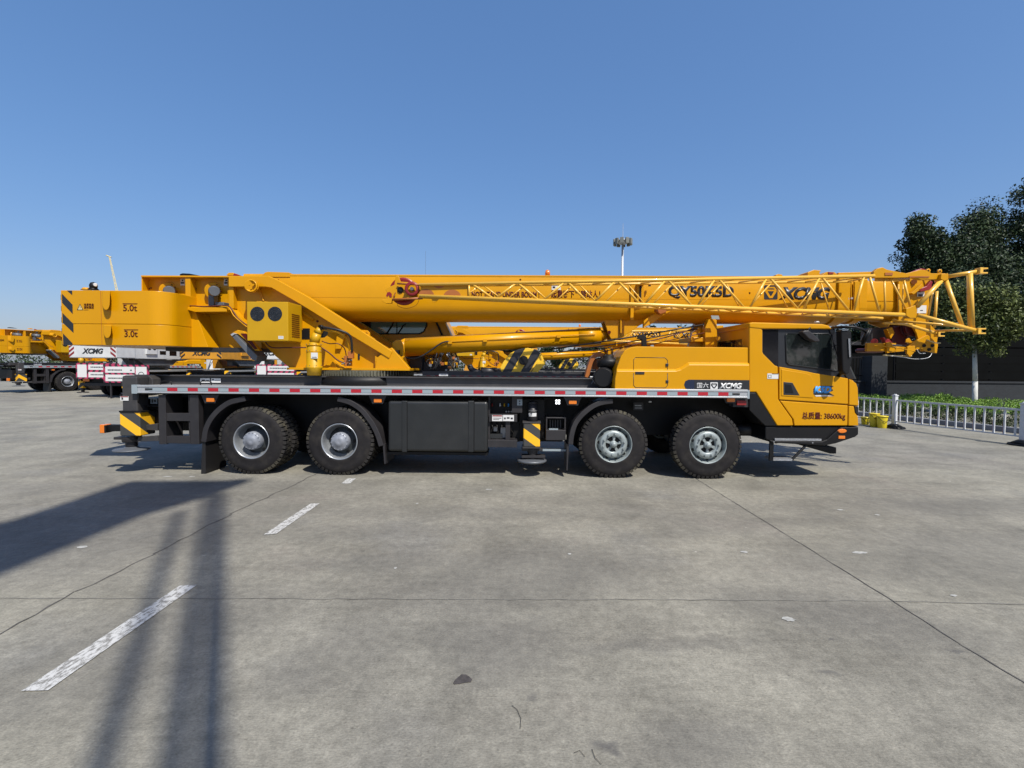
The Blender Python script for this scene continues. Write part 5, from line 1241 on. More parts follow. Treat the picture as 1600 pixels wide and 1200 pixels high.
MB().prism([(xr-0.02, Zc(330, 542.5, 8.75)), (PX(325.5, 8.75), Zc(330, 542.5, 8.75)), (PX(304, 8.75), Zc(330, 478, 8.75)), (xr-0.02, Zc(330, 478, 8.75))], 8.75, 9.95).build('ballast_neck', 'yellow', cw, bevel=0.006)
MB().box(PX(300, 8.75), xm, 9.12, 9.6, Zc(330, 543, 8.75), Zc(330, 470, 8.75)).build('ballast_hanger', 'yellow', cw)
MB().box(xr-0.6, xm, 8.9, 9.8, Zc(330, 546, 8.75)-0.03, Zc(330, 542.5, 8.75)).build('ballast_sole', 'charcoal', cw)
# stripes at the rear edge of the near face
x1 = PX(114, YC); mb = MB()
zc_ = lambda py: Zc(105, py, YC)
for pts in ([(106, 454), (114, 454), (114, 461)], [(98, 459), (114, 476), (114, 490.5), (98, 473)], [(98, 489), (114.5, 506), (114.5, 520), (98, 504)], [(98, 521), (112, 536), (113, 539), (98, 539)]):
    mb.prism([(P(x, 500, YC).x, zc_(y)) for x, y in pts], YC-0.003, YC+0.001)
mb.build('hazard_stripe', 'decalblack', cw)
mb = MB()
for i in range(5): z_ = zbot+i*0.19; mb.prismx([(8.1, z_), (10.6, z_+0.0), (10.6, min(ztop, z_+0.09)), (8.1, min(ztop, z_+0.09))], xl-0.003, xl+0.001)
mb.build('hazard_stripe', 'decalblack', cw)
# groove column with rounded lifting lugs
mb = MB(); pbox(mb, 157.5, 454.5, 159, 539, YC-0.002, YC+0.003); mb.build('groove', 'orangebrown', cw)
for x0, x1_, y0, y1 in ((157, 174, 454, 486.5), (159, 176, 508, 530.5)):
    cx = (x0+x1_)/2; r_ = (x1_-x0)/2-2.5
    pts = [(x0+3, y0)]+[(cx+r_*math.cos(R(180-180*k/10)), y1-13+11*math.sin(R(180*k/10))) for k in range(11)]+[(x1_-2, y0)]
    lg = loft(MB(), pp(YC-0.10, pts), YC-0.10, pp(YC+0.001, pts), YC+0.001).build('lifting_lug', 'yellow', cw, bevel=0.008, seg=2)
text('5.0t', (192.5, 476, 214, 486), YC-0.004, 'darkred', cw, bold=0.008); mb = MB(); pbox(mb, 191.5, 474, 214.5, 475, YC-0.005, YC); mb.build('marking', 'darkred', cw)
text('3.0t', (194.5, 516.5, 215, 526.5), YC-0.004, 'darkred', cw, bold=0.008); mb = MB(); pbox(mb, 193.5, 514.7, 215.5, 515.7, YC-0.005, YC); mb.build('marking', 'darkred', cw)
text('注意安全', (131, 474, 146.5, 477.2), YC-0.004, 'darkred', cw); text('请勿靠近', (131, 479, 146.5, 482.2), YC-0.004, 'darkred', cw)
mb = MB(); pbox(mb, 131, 478, 146.5, 478.4, YC-0.004, YC); pbox(mb, 131, 484, 138, 484.4, YC-0.004, YC); mb.build('marking', 'darkred', cw)
pprism([(120, 484.5), (125, 474.8), (130, 484.5)], YC-0.003, YC+0.001).build('warning_sign', 'decalblack', cw)
pprism([(121.5, 483.7), (125, 476.6), (128.6, 483.7)], YC-0.0045, YC-0.002).build('warning_sign', 'paleyellow', cw); mb = MB(); pbox(mb, 124.7, 478.5, 125.4, 482, YC-0.006, YC-0.004); mb.build('warning_sign', 'decalblack', cw)
# camera pod on the counterweight
MB().cone(P(146, 453, 8.9), P(146, 450, 8.9), 0.09, 0.06, 14).lathe([(0.0, 0.07), (0.045, 0.055), (0.065, 0.01), (0.06, -0.04), (0.03, -0.06)], P(146, 446.5, 8.9), 'z', 16).build('camera_pod', 'black', cw)
MB().cone(P(149, 445, 8.85), P(149, 445, 8.83), 0.035, 0.025, 12).build('camera_lens', 'sticker', cw)
MB().cone(P(135, 453.5, 9.0), P(135, 449.5, 9.0), 0.09, 0.05, 12).build('lifting_eye', 'yellow', cw)
# ---- operator cab on the far side
oc = bpy.data.objects.new('operator_cab', None); COL.objects.link(oc); oc.parent = SS; oc.location = Vector((PX(630, 10.2), 10.3, 1.8))-C0
OC = [(556, 578), (556, 490), (690, 490), (704, 522), (708, 545), (700, 578)]
pprism(OC, 10.05, 10.9).build('cab_shell', 'yellow', oc, bevel=0.03, seg=3)
WN = [(579, 500), (579, 518), (583, 521.5), (655, 521.5), (662, 518), (667, 508), (667, 500)]
pprism(WN, 10.035, 10.055).build('cab_window', 'glassteal', oc)
outline(WN, 10.035, 0.014, oc, 'window_seal', 'black')
mb = MB(); pline(mb, (620, 500, 10.02), (620, 521, 10.02), 0.008, 5); ptube(mb, [(604, 521, 10.02), (613, 508, 10.02), (616, 500, 10.02)], 0.014, 5); ptube(mb, [(622, 521, 10.02), (630, 509, 10.02), (634, 506, 10.02)], 0.012, 5); mb.build('window_bar', 'black', oc)
pprism([(560, 500), (578, 500), (578, 521), (566, 521)], 10.03, 10.05).build('dark_panel', 'black', oc)
mb = MB(); pline(mb, (679, 497, 10.03), (691, 524, 10.03), 0.022, 6); pline(mb, (696, 500, 10.1), (699, 524, 10.1), 0.018, 6); mb.build('pillar', 'black', oc)
pprism([(682, 500), (694, 500), (697, 522), (690, 522)], 10.06, 10.07).build('side_glass', 'glassteal', oc)
mb = MB(); pbox(mb, 585, 522, 588, 560, 10.03, 10.05); mb.build('cab_seam', 'darkred', oc)
MB().cone(P(594, 526, 10.03), P(594, 526, 10.05), 0.03, 0.03, 12).build('door_lock', 'darkred', oc)
# ---- luffing cylinder
CYm = 9.35
a = P(629, 543, CYm); b = P(941, 524.5, CYm)
ly = bpy.data.objects.new('luffing_cylinder', None); COL.objects.link(ly); ly.parent = SS; ly.location = a-C0
d = (b-a)
MB().cone(a+d*0.02, a+d*0.88, 0.178, 0.158, 40).build('cylinder_barrel', 'yellow', ly)
MB().cone(a+d*0.0, a+d*0.02, 0.16, 0.178, 40).build('cylinder_end', 'yellow', ly); MB().cone(a+d*0.88, a+d*0.99, 0.165, 0.160, 40).cone(a+d*0.99, a+d*1.02, 0.12, 0.08, 24).build('cylinder_gland', 'yellow', ly)
mb = MB(); ptube(mb, smooth_path([(615, 552, 9.1), (640, 560, 9.1), (660, 556, 9.12), (690, 536, 9.14), (705, 534, 9.16)], 4), 0.016, 7); mb.build('hose', 'rubber', ly)
mb = MB(); pline(mb, (705, 534, 9.17), (930, 522, 9.17), 0.008, 6)
for x in (700, 755, 870): pbox(mb, x, 533-(x-700)*.055, x+6, 537-(x-700)*.055, 9.14, 9.2)
mb.build('pipe', 'yellow', ly)
pprism([(612, 536), (618, 531), (627, 531), (630, 540), (630, 556), (622, 578), (612, 574)], 9.15, 9.55).build('cylinder_clevis', 'yellow', ly, bevel=0.02)
pprism([(612, 547), (623, 547), (622, 562), (615, 570), (609, 575), (611, 560)], 8.78, 8.9).build('hose_guard', 'black', ly, bevel=0.01)
pprism([(616, 577), (621, 556), (632, 556), (640, 577)], 8.9, 8.95).build('clevis_gusset', 'yellow', ly, bevel=0.004)
mb = MB(); pbox(mb, 640, 556, 660, 582, 9.6, 9.9); pbox(mb, 655, 565, 700, 580, 9.7, 9.95); mb.build('frame_block', 'charcoal', SS, bevel=0.01)
sticker(SS, 686, 584, 700, 587.5, 9.0, ((.2, .4, .8, .6),))
mb = MB(); pbox(mb, 660, 581, 940, 588, 9.02, 9.06); mb.build('inner_beam', 'chassis', SS)
# clutter of hoses and valves on the deck between turntable and hook
mb = MB(); rr_ = random.Random(3)
for i in range(16):
    x = 672+rr_.uniform(0, 40); y = 577+rr_.uniform(-6, 3)
    ptube(mb, smooth_path([(x, y, 9.3), (x+rr_.uniform(-8, 8), y-12, 9.3), (x+rr_.uniform(-14, 14), y-rr_.uniform(14, 28), 9.35)], 4), 0.012, 5)
mb.build('hose_bundle', 'rubber', SS)
for i in range(14):
    p = P(672+rr_.uniform(0, 42), 579-rr_.uniform(0, 20), 9.3); s_ = rr_.uniform(.015, .035); MB().box(p.x-s_, p.x+s_, 9.28, 9.34, p.z-s_, p.z+s_).build('valve', ['orangebrown', 'yellow', 'steel'][i % 3], SS, bevel=0.004)
mb = MB()
for i in range(8):
    p = P(680+rr_.uniform(0, 30), 560-rr_.uniform(0, 12), 9.3); mb.cone(p, p+Vector((rr_.uniform(-.1, .1), -.03, rr_.uniform(.04, .12))), 0.016, 0.012, 8)
mb.build('fitting', 'steel', SS)

# ================================================================ BOOM
YB = 8.97; yc = 9.35
zT = Zc(800, 429, YB); zS = Zc(800, 470, YB); zB = Zc(800, 503, 9.2)
def boom_section(hw, zt_, zs_, zb2, dr=0.05):
    pts = [(yc-hw, zs_), (yc-hw, zt_-dr), (yc-hw+dr*.3, zt_-dr*.3), (yc-hw+dr, zt_), (yc+hw-dr, zt_), (yc+hw-dr*.3, zt_-dr*.3), (yc+hw, zt_-dr), (yc+hw, zs_)]
    for k in range(1, 20):
        t = PI*k/20; pts.append((yc+hw*math.cos(t)**1 if True else 0, zs_-(zs_-zb2)*math.sin(t)**0.75))
    return pts
def boom_mesh(x0, x1, sec, m_='yellow', name='boom_section', parent=None, bevel=0.0):
    mb = MB().prismx(sec, x0, x1)
    for f in mb.bm.faces:
        if len(f.verts) == 4: f.smooth = True
    o = mb.build(name, m_, parent or SS, bevel=bevel)
    o.data.set_sharp_from_angle(angle=R(30)); return o
boom = boom_mesh(PX(382, YB), PX(1318, YB), boom_section(yc-YB, zT, zS, zB), name='boom')
# wear on the weld seam
seam = Zc(800, 466, YB-.002)
mb = MB().box(PX(452, YB), PX(1304, YB), YB-0.003, YB+0.002, seam-0.003, seam+0.003); mb.build('weld_seam', 'yellow', boom)
pprism([(408, 431), (414, 425.5), (418, 424.5), (452, 425.5), (453, 433), (408, 433)], YB-0.012, YB+0.72).build('boom_cap_plate', 'yellow', boom, bevel=0.006)
pprism([(452.5, 429), (1304, 432.5), (1304, 434), (452.5, 431)], YB-0.004, YB+0.001).build('edge_trim', 'yellow', boom)
for x, y in ((435, 438), (813, 437), (1171, 440), (1171, 458)): MB().cone(P(x, y, YB-.004), P(x, y, YB+.01), 0.018, 0.018, 10).build('plug_hole', 'darkred', boom)
# collar and inner stages
mb = MB().prismx(boom_section(yc-YB+0.05, zT+0.03, zS, zB-0.03), PX(1304, YB), PX(1322, YB)); mb.build('boom_collar', 'yellow', boom, bevel=0.008)
s2 = boom_mesh(PX(1300, YB), PX(1350, YB), boom_section(0.345, zT-0.04, zS, zB+0.04), name='boom_stage', parent=boom)
MB().prismx(boom_section(0.37, zT-0.01, zS, zB+0.01), PX(1340, YB), PX(1352, YB)).build('boom_collar', 'yellow', boom, bevel=0.006)
s3 = boom_mesh(PX(1350, YB), PX(1412, YB), boom_section(0.32, zT-0.06, zS, zB+0.07), name='boom_stage', parent=boom)
sm_ = Zc(1380, 470, 9.02); MB().box(PX(1353, 9.0), PX(1400, 9.0), 9.022, 9.032, sm_-.002, sm_+.003).build('weld_seam', 'yellow', boom)
mb = MB()
for x in (1326, 1330, 1334): pline(mb, (x, 437, 8.95), (x, 487, 8.95), 0.010, 6)
pbox(mb, 1336, 440, 1342, 488, 8.93, 8.98); mb.build('collar_pipe', 'yellow', boom)
MB().cone(P(1324, 467, 8.93), P(1324, 467, 8.96), 0.03, 0.03, 10).cone(P(1331, 466, 8.93), P(1331, 466, 8.96), 0.02, 0.02, 10).build('collar_bolt', 'sticker', boom)
# lettering
text('DO NOT STAND UNDER BOOM !', (722, 455.5, 843, 464.5), YB-0.004, 'darkred', boom, bold=0.03)
text('起重臂下严禁站人！', (861, 453.5, 938, 465.5), YB-0.004, 'darkred', boom, bold=0.016)
text('QY50K5D', (1044, 446.5, 1147, 467), YB-0.004, 'decalblack', boom, bold=0.045)
text('XCMG', (1217, 448.5, 1298, 468.5), YB-0.004, 'decalblack', boom, bold=0.055, shear=0.28, spacing=0.93)
logo(boom, 1194, 445.5, 1215, 468, YB-0.004, 'decalblack', 'yellow')
sticker(boom, 862, 445, 876, 453, YB-0.003, ((.1, .3, .4, .7),))
# top fittings
MB().lathe([(0.0, .085), (0.035, .075), (0.048, .03), (0.048, -.02)], P(855.5, 428.5, 9.2), 'z', 16).build('top_beacon', 'orange', boom)
pprism([(1212, 434), (1212, 429.5), (1216, 428), (1222, 429), (1224, 433)], 9.0, 9.1).build('top_lug', 'yellow', boom, bevel=0.004)
pprism([(1262, 433), (1262, 425.5), (1272, 421.5), (1283, 422.5), (1281, 425), (1281, 433)], 9.0, 9.4).build('top_bracket', 'yellow', boom, bevel=0.006)
pprism([(1284, 430), (1292, 424.5), (1304, 425), (1310, 430)], 9.0, 9.3).build('top_bracket', 'yellow', boom, bevel=0.006); pprism([(1294, 425), (1303, 425.5), (1302, 428), (1295, 428)], 8.99, 9.0).build('top_label', 'red', boom)
pprism([(1310, 431), (1310, 426), (1372, 424), (1372, 431)], 9.1, 9.5).build('top_beam', 'yellow', boom, bevel=0.006)
# luffing bracket under the boom (steel fork)
for y0, y1 in ((9.16, 9.22), (9.50, 9.56)):
    q = pp(9.16, [(944, 500), (960, 470), (1012, 470), (1020, 500), (1000, 508), (978, 524), (964, 531), (955, 530), (950, 520)])
    MB().prism(q, y0, y1).build('luffing_bracket', 'yellow', boom, bevel=0.008)
MB().cone(P(952, 519, 9.13), P(952, 519, 9.16), 0.03, 0.03, 14).build('bracket_pin', 'darkred', boom)
mb = MB(); pbox(mb, 986, 436, 990, 500, 8.93, 8.97); pbox(mb, 996, 440, 1006, 472, 8.90, 8.97); pbox(mb, 1000, 438, 1007, 445, 8.8, 8.97); mb.build('jib_hanger', 'yellow', boom, bevel=0.005)
mb = MB(); pbox(mb, 999.5, 443, 1002, 470, 8.885, 8.90); pbox(mb, 1014, 443, 1017, 447, 8.85, 8.9); mb.build('hanger_slot', 'black', boom)
pprism([(969.5, 480), (971, 480), (971.5, 522), (969.5, 522)], 9.1, 9.16).build('bracket_rib', 'yellow', boom)
pprism([(1006, 502), (1010, 498), (1040, 481), (1050, 485), (1034, 494), (1020, 505), (1006, 512)], 8.85, 8.95).build('jib_support', 'yellow', boom, bevel=0.006)
pprism([(1024, 476), (1042, 477), (1041, 488), (1032, 491), (1025, 486)], 8.72, 8.85).build('jib_clamp', 'orangebrown', boom, bevel=0.01)
# boom head
hp = [(1404, 433), (1452, 430), (1452, 486), (1452, 505), (1466, 520), (1463, 547), (1440, 549), (1432, 520), (1424, 507), (1404, 500)]
for y0, y1 in ((8.96, 9.0), (9.70, 9.74)):
    MB().prism(pp(8.96, hp), y0, y1).build('head_plate', 'yellow', boom, bevel=0.006)
MB().box(PX(1402, 8.96), PX(1420, 8.96), 9.0, 9.7, Zc(1410, 498, 8.96), Zc(1410, 436, 8.96)).build('head_box', 'yellow', boom)
def sheave(cx, cy, Y, r, m_='red', n=1, w_=0.05, gap=0.08, parent=None):
    mb = MB()
    for k in range(n):
        c = P(cx, cy, Y); c.y = Y+k*gap
        mb.lathe([(r*0.25, 0), (r*0.3, 0.005), (r*0.85, 0.005), (r, -0.005), (r, 0.004), (r*0.9, w_/2), (r, w_-0.004), (r, w_+0.005), (r*0.85, w_-0.005), (r*0.3, w_-0.005), (r*0.25, w_)], c, 'y', 28)
    return mb.build('sheave', m_, parent or boom)
sheave(1441, 447, 9.05, 0.17, 'red', 4)
sheave(1428, 512, 9.06, 0.16, 'reddark', 4, gap=0.12)
MB().cone(P(1428, 440, 8.92), P(1428, 440, 8.96), 0.045, 0.05, 14).build('head_pin', 'orangebrown', boom)
pprism([(1434, 452), (1448, 447), (1455, 438), (1458, 441), (1452, 453), (1440, 456)], 8.86, 8.93).build('rope_guard', 'red', boom, bevel=0.01)
pprism([(1424, 458), (1440, 444), (1444, 448), (1428, 460)], 8.86, 8.94).build('guard_arm', 'yellow', boom, bevel=0.005)
mb = MB(); ptube(mb, smooth_path([(1452, 440, 8.9), (1455, 433, 8.88), (1450, 428, 8.9)], 4), 0.012, 6); mb.build('guard_hook', 'yellow', boom)
sticker(boom, 1433, 456, 1444, 463.5, 8.955, ((.15, .5, .8, .95),)); sticker(boom, 1432.5, 477, 1447, 489.5, 8.955, ((.35, .6, .65, .7),))
# lower nose: red drums, yellow links, lines
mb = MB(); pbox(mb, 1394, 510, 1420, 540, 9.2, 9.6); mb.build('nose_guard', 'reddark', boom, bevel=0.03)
MB().cone(P(1366, 534, 9.15), P(1366, 534, 9.25), 0.055, 0.06, 16).build('nose_drum', 'red', boom)
pprism([(1380, 527), (1390, 530), (1397, 538), (1384, 536)], 9.1, 9.2).build('nose_lever', 'red', boom, bevel=0.01)
mb = MB(); pbox(mb, 1362, 512, 1392, 536, 9.3, 9.6); mb.build('nose_housing', 'chassis', boom, bevel=0.02)
mb = MB(); ptube(mb, [(1345, 536, 9.1), (1375, 538, 9.05), (1415, 541, 9.0)], 0.016, 6); mb.build('nose_pin', 'motor', boom)
pprism([(1386, 515), (1394, 511), (1398, 520), (1392, 530)], 9.1, 9.2).build('nose_bracket', 'yellow', boom, bevel=0.006)
mb = MB(); pbox(mb, 1352, 544, 1384, 551, 9.2, 9.5); mb.build('nose_drum', 'reddark', boom, bevel=0.04)
mb = MB(); pbox(mb, 1355, 536, 1400, 549, 9.02, 9.08); mb.build('nose_link', 'yellow', boom, bevel=0.006)
pprism([(1385, 536), (1392, 534), (1400, 548), (1386, 552)], 8.98, 9.03).build('nose_link', 'yellow', boom, bevel=0.004)
pprism([(1416, 530), (1421, 528), (1427, 537), (1421, 537), (1415, 535)], 8.95, 8.97).build('nose_lug', 'yellow', boom, bevel=0.003)
pprism([(1425, 535), (1450, 523), (1466, 538), (1464, 552), (1448, 549), (1440, 545), (1425, 548), (1416, 550), (1418, 543)], 8.92, 8.96).build('nose_plate', 'yellow', boom, bevel=0.006)
pprism([(1418, 541), (1430, 540), (1430, 549), (1422, 558), (1417, 552)], 8.88, 8.92).build('nose_plate', 'yellow', boom, bevel=0.006)
mb = MB(); ptube(mb, [(1366, 540, 8.9), (1400, 543, 8.9), (1430, 549, 8.88)], 0.010, 6); ptube(mb, [(1380, 541, 8.95), (1420, 544, 8.9)], 0.008, 6); mb.build('nose_rod', 'yellow', boom)
mb = MB(); ptube(mb, smooth_path([(1390, 556, 8.9), (1410, 558, 8.85), (1430, 561, 8.85), (1450, 559, 8.88), (1456, 552, 8.9)], 4), 0.006, 6); ptube(mb, smooth_path([(1433, 546, 8.85), (1437, 552, 8.85), (1446, 552, 8.85)], 4), 0.006, 6); mb.build('wire_rope', 'alu', boom)
mb = MB(); ptube(mb, [(1380, 555, 8.95), (1400, 556, 8.95), (1424, 556, 8.95)], 0.014, 6); ptube(mb, [(1448, 531, 8.85), (1462, 536, 8.85), (1470, 536, 8.82)], 0.010, 6); mb.build('nose_bar', 'paleyellow', boom)
for x, y in ((1452, 546), (1457, 540), (1444, 540)): MB().cone(P(x, y, 8.90), P(x, y, 8.93), 0.03, 0.03, 10).build('nose_bolt', 'black', boom)
# hoist ropes and stay from boom head back
rp = MB()
ptube(rp, [(860, 546, 9.2), (960, 531, 9.1), (1055, 515, 9.0), (1100, 507, 8.95)], 0.016, 6); ptube(rp, [(870, 551, 9.15), (985, 534, 9.1), (1090, 514, 9.0)], 0.012, 6)
rp.build('hydraulic_line', 'rubber', SS)
rp = MB(); ptube(rp, smooth_path([(925, 553, 9.0), (980, 541, 9.0), (1040, 527, 9.0), (1085, 513, 9.0)], 3), 0.012, 6); ptube(rp, smooth_path([(925, 562, 8.9), (960, 555, 8.9), (1000, 543, 8.9), (1050, 531, 8.9), (1100, 520, 8.95)], 3), 0.009, 6); rp.build('hydraulic_line', 'hosebrown', SS)
pprism([(998, 525), (1004, 522), (1010, 526), (1011, 543), (1004, 543), (1003, 530), (996, 529)], 8.7, 8.78).build('hose_stand', 'black', SS, bevel=0.006)
mb = MB(); ptube(mb, smooth_path([(940, 545, 8.7), (948, 545, 8.7), (950, 556, 8.7)], 3), 0.008, 5); ptube(mb, smooth_path([(950, 543, 8.75), (956, 545, 8.75), (957, 556, 8.75)], 3), 0.008, 5); mb.build('breather_pipe', 'rubber', SS)

# ================================================================ FOLDED LATTICE JIB (on the near side of the boom)
jb = bpy.data.objects.new('lattice_jib', None); COL.objects.link(jb); jb.parent = SS; jb.location = P(655, 455, 8.5)-C0
def yn(px): return 8.17+(px-655)/(1420-655)*0.06
def yf(px): return 8.28+(px-655)/(1420-655)*0.54
def top_y(px): return 445.0-(px-655)*14.0/(1365-655)
def bot_y(px): return 462.5+(px-655)*29.5/(1420-655)
def jn(px, where):          # where: 'tn','bn','tf','bf'
    Yn_ = yn(px); yy = top_y(px) if where[0] == 't' else bot_y(px); p = P(px, yy, Yn_)
    if where[1] == 'f': p = Vector((p.x, yf(px), p.z-(0.0)))
    return p
mb = MB().cone(jn(655, 'tn'), jn(1366, 'tn'), 0.028, 0.028, 10); mb.cone(jn(655, 'bn'), jn(1420, 'bn'), 0.033, 0.033, 12)
mb.build('chord', 'lattice', jb)
mb = MB().cone(jn(655, 'tf'), jn(1366, 'tf'), 0.022, 0.022, 10); mb.cone(jn(655, 'bf'), jn(1420, 'bf'), 0.026, 0.026, 12); mb.build('chord', 'lattice', jb)
near = [((737.5, 't'), (771, 'b')), ((807, 't'), (774, 'b')), ((809, 't'), (842, 'b')), ((882, 't'), (849, 'b')), ((887, 't'), (919, 'b')), ((961, 't'), (928, 'b')), ((965.6, 't'), (1001, 'b')), ((1040, 't'), (1007, 'b')), ((1044, 't'), (1082, 'b')), ((1117, 't'), (1089, 'b')), ((1123, 't'), (1164, 'b')), ((1198, 't'), (1171, 'b')), ((1203, 't'), (1249, 'b')), ((1281, 't'), (1254, 'b')), ((1284, 't'), (1328.5, 'b')), ((1350, 't'), (1333, 'b')), ((1358.6, 't'), (1374.5, 'b'))]
for (x0, a), (x1, b) in near: MB().cone(jn(x0, a+'n'), jn(x1, b+'n'), 0.020, 0.020, 8).build('brace', 'lattice', jb)
MB().cone(jn(733, 'tn'), jn(733, 'bn'), 0.018, 0.018, 8).build('brace', 'lattice', jb)
for (x0, a), (x1, b) in near[:-1]:
    sh_ = 20; MB().cone(jn(x0-sh_, ('b' if a == 't' else 't')+'f'), jn(x1-sh_, ('b' if b == 't' else 't')+'f'), 0.013, 0.013, 7).build('brace', 'lattice', jb)
mb = MB()
for (x0, a), (x1, b) in near:     # bottom and top plane zigzag
    xa, xb = sorted((x0, x1)); mb.cone(jn(xa, 'bn'), jn(xb, 'bf'), 0.0125, 0.0125, 7) if a == 't' else None
    mb.cone(jn(xb, 'bf'), jn(xb+18, 'bn'), 0.0125, 0.0125, 7)
mb.build('bottom_lacing', 'lattice', jb)
mb = MB()
for (x0, a), (x1, b) in near: xa, xb = sorted((x0, x1)); mb.cone(jn(xb, 'tn'), jn(xa, 'tf'), 0.0125, 0.0125, 7)
mb.build('top_lacing', 'lattice', jb)
# tip plate with holes, tip sheave, hook
tipY = 8.20
tpl = pprism([(657, 446.5), (733, 445), (733, 464), (657, 462)], tipY, tipY+0.02).build('tip_plate', 'yellow', jb, bevel=0.003)
for cx, cy, r_ in ((666, 461, 12), (706.5, 463, 13.5), (686, 443, 9)):
    up_arc = cy > 455
    pts = [(cx+r_*math.cos(R(180*k/12)), cy-(r_*.78)*math.sin(R(180*k/12)) if up_arc else cy+2+(r_*.6)*math.sin(R(180*k/12))) for k in range(13)]
    pprism(pts, tipY-0.003, tipY+0.001).build('plate_opening', 'orangebrown', tpl)
pprism([(674, 466), (688, 466), (680, 472), (676, 472)], 8.18, 8.20).build('tip_lug', 'yellow', jb, bevel=0.004)
rc = P(630, 455, 8.45)
MB().lathe([(0.02, 0.0), (0.20, 0.0), (0.240, -0.01), (0.240, 0.01), (0.215, 0.03), (0.240, 0.05), (0.240, 0.07), (0.20, 0.06), (0.02, 0.06)], rc, 'y', 40).build('tip_sheave', 'red', jb)
pprism([(602, 452), (606, 449), (616, 445), (618.5, 431), (622.5, 431), (625.5, 440), (640, 441), (657, 444), (657, 466), (640, 467), (612, 469.5), (612, 474), (603, 474), (597, 471), (597, 468), (604, 467), (606, 464), (605, 458)], 8.34, 8.40).build('tip_cheek', 'yellow', jb, bevel=0.006)
MB().lathe([(0.012, -.01), (0.05, -.01), (0.055, 0), (0.055, .02)], P(625.5, 453, 8.33), 'y', 20).build('sheave_pin', 'black', jb)
pprism([(603, 463), (605, 457), (609, 456), (612, 459), (612, 464), (609, 464), (607.5, 460), (605.5, 464)], 8.33, 8.34).build('cheek_opening', 'red', jb)
p = P(644, 451.5, 8.24); MB().lathe([(0.075, -0.03), (0.115, -0.035), (0.125, -0.02), (0.11, 0.0), (0.125, 0.02), (0.115, 0.035), (0.075, 0.03), (0.075, -0.03)], p, 'y', 36).build('guide_roller', 'red', jb)
MB().cone(p+Vector((0, -.04, 0)), p+Vector((0, .05, 0)), 0.03, 0.03, 12).build('roller_pin', 'motor', jb)
mb = MB(); pline(mb, (613, 468, 8.30), (660, 466, 8.2), 0.02, 7); pline(mb, (621, 443, 8.30), (657, 445, 8.2), 0.016, 7); pline(mb, (614, 465, 8.3), (618, 457, 8.3), 0.010, 6); mb.build('tip_bar', 'orangebrown', jb)
mb = MB(); ptube(mb, smooth_path([(621, 473, 8.8), (622, 478, 8.8), (635, 482, 8.8), (650, 477, 8.8), (655, 468, 8.8)], 4), 0.004, 5); mb.build('safety_wire', 'darkred', jb)
# root frame on the right
def jt(a, b, r_, name='root_tube', n=12): return MB().cone(P(*a), P(*b), r_, r_, n).build(name, 'lattice', jb)
mb = MB()
pline(mb, (1382, 433, 8.27), (1383, 490, 8.27), 0.016, 8); pline(mb, (1390.5, 433, 8.27), (1417, 486, 8.25), 0.016, 8); pline(mb, (1412, 436, 8.27), (1423, 482, 8.25), 0.018, 8)
mb.build('root_lacing', 'lattice', jb)
pline(MB(), (1404, 444, 8.8), (1404, 487, 8.8), 0.012, 8).build('brace', 'lattice', jb); pline(MB(), (1411, 444, 8.8), (1410, 487, 8.8), 0.010, 8).build('brace', 'lattice', jb)
hb_ = MB(); pprism([(1363, 434), (1366, 424), (1372, 419), (1379, 417.5), (1386, 421), (1400, 424), (1416, 427), (1440, 421), (1446, 422), (1456, 427), (1477, 427), (1480, 436), (1440, 437), (1425, 433), (1400, 434), (1372, 434)], 8.22, 8.30, hb_); hb_ = hb_.build('root_beam', 'yellow', jb, bevel=0.006)
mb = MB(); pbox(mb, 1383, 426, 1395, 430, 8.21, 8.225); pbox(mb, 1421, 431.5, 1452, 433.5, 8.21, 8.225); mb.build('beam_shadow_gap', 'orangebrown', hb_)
pline(MB(), (1368, 437, 8.35), (1420, 437, 8.35), 0.03, 8).build('root_tube', 'lattice', jb)
pprism([(1428, 424), (1440, 419), (1448, 421), (1446, 425), (1434, 427)], 8.5, 8.6).build('root_guard', 'red', jb, bevel=0.006)
for x, y in ((1450, 423), (1468, 424)):
    mb = MB().lathe([(0.018, -.01), (0.035, -.01), (0.035, .01), (0.018, .01), (0.018, -.01)], P(x, y, 8.25), 'y', 18); mb.build('lifting_eye', 'yellow', jb)
pprism([(1416, 482), (1430, 477), (1433, 480), (1433, 497), (1422, 497), (1416, 493)], 8.19, 8.28).build('node_plate', 'yellow', jb, bevel=0.006)
pprism([(1471, 428), (1482, 427), (1482, 437), (1476, 439), (1470, 436)], 8.16, 8.30).build('node_plate', 'yellow', jb, bevel=0.006)
jt((1433, 479, 8.2), (1472, 437, 8.2), 0.036); jt((1433, 492, 8.2), (1526, 517, 8.0), 0.034)
jt((1481, 432, 8.2), (1529, 424, 8.0), 0.032); jt((1478, 438, 8.2), (1503, 509, 8.08), 0.032)
jt((1516, 427, 8.04), (1519.5, 513, 8.03), 0.034); jt((1513.5, 428, 8.5), (1516, 512, 8.5), 0.034)
def fork(px, py, Y):
    p = P(px, py, Y); mb = MB().box(p.x-0.05, p.x, p.y-0.05, p.y+0.05, p.z-0.05, p.z+0.05).box(p.x, p.x+0.085, p.y-0.04, p.y+0.04, p.z+0.025, p.z+0.048).box(p.x, p.x+0.085, p.y-0.04, p.y+0.04, p.z-0.048, p.z-0.025)
    mb.build('fork_end', 'lattice', jb, bevel=0.004)
fork(1532, 423.5, 8.0); fork(1529, 517.5, 8.0)
def pt3(px, py, Yref, Y):  # point measured on near plane, pushed back in depth
    p = P(px, py, Yref); return Vector((p.x, Y, p.z))
b0 = pt3(1433, 492, 8.2, 8.78); b1 = P(1466, 522, 8.78)
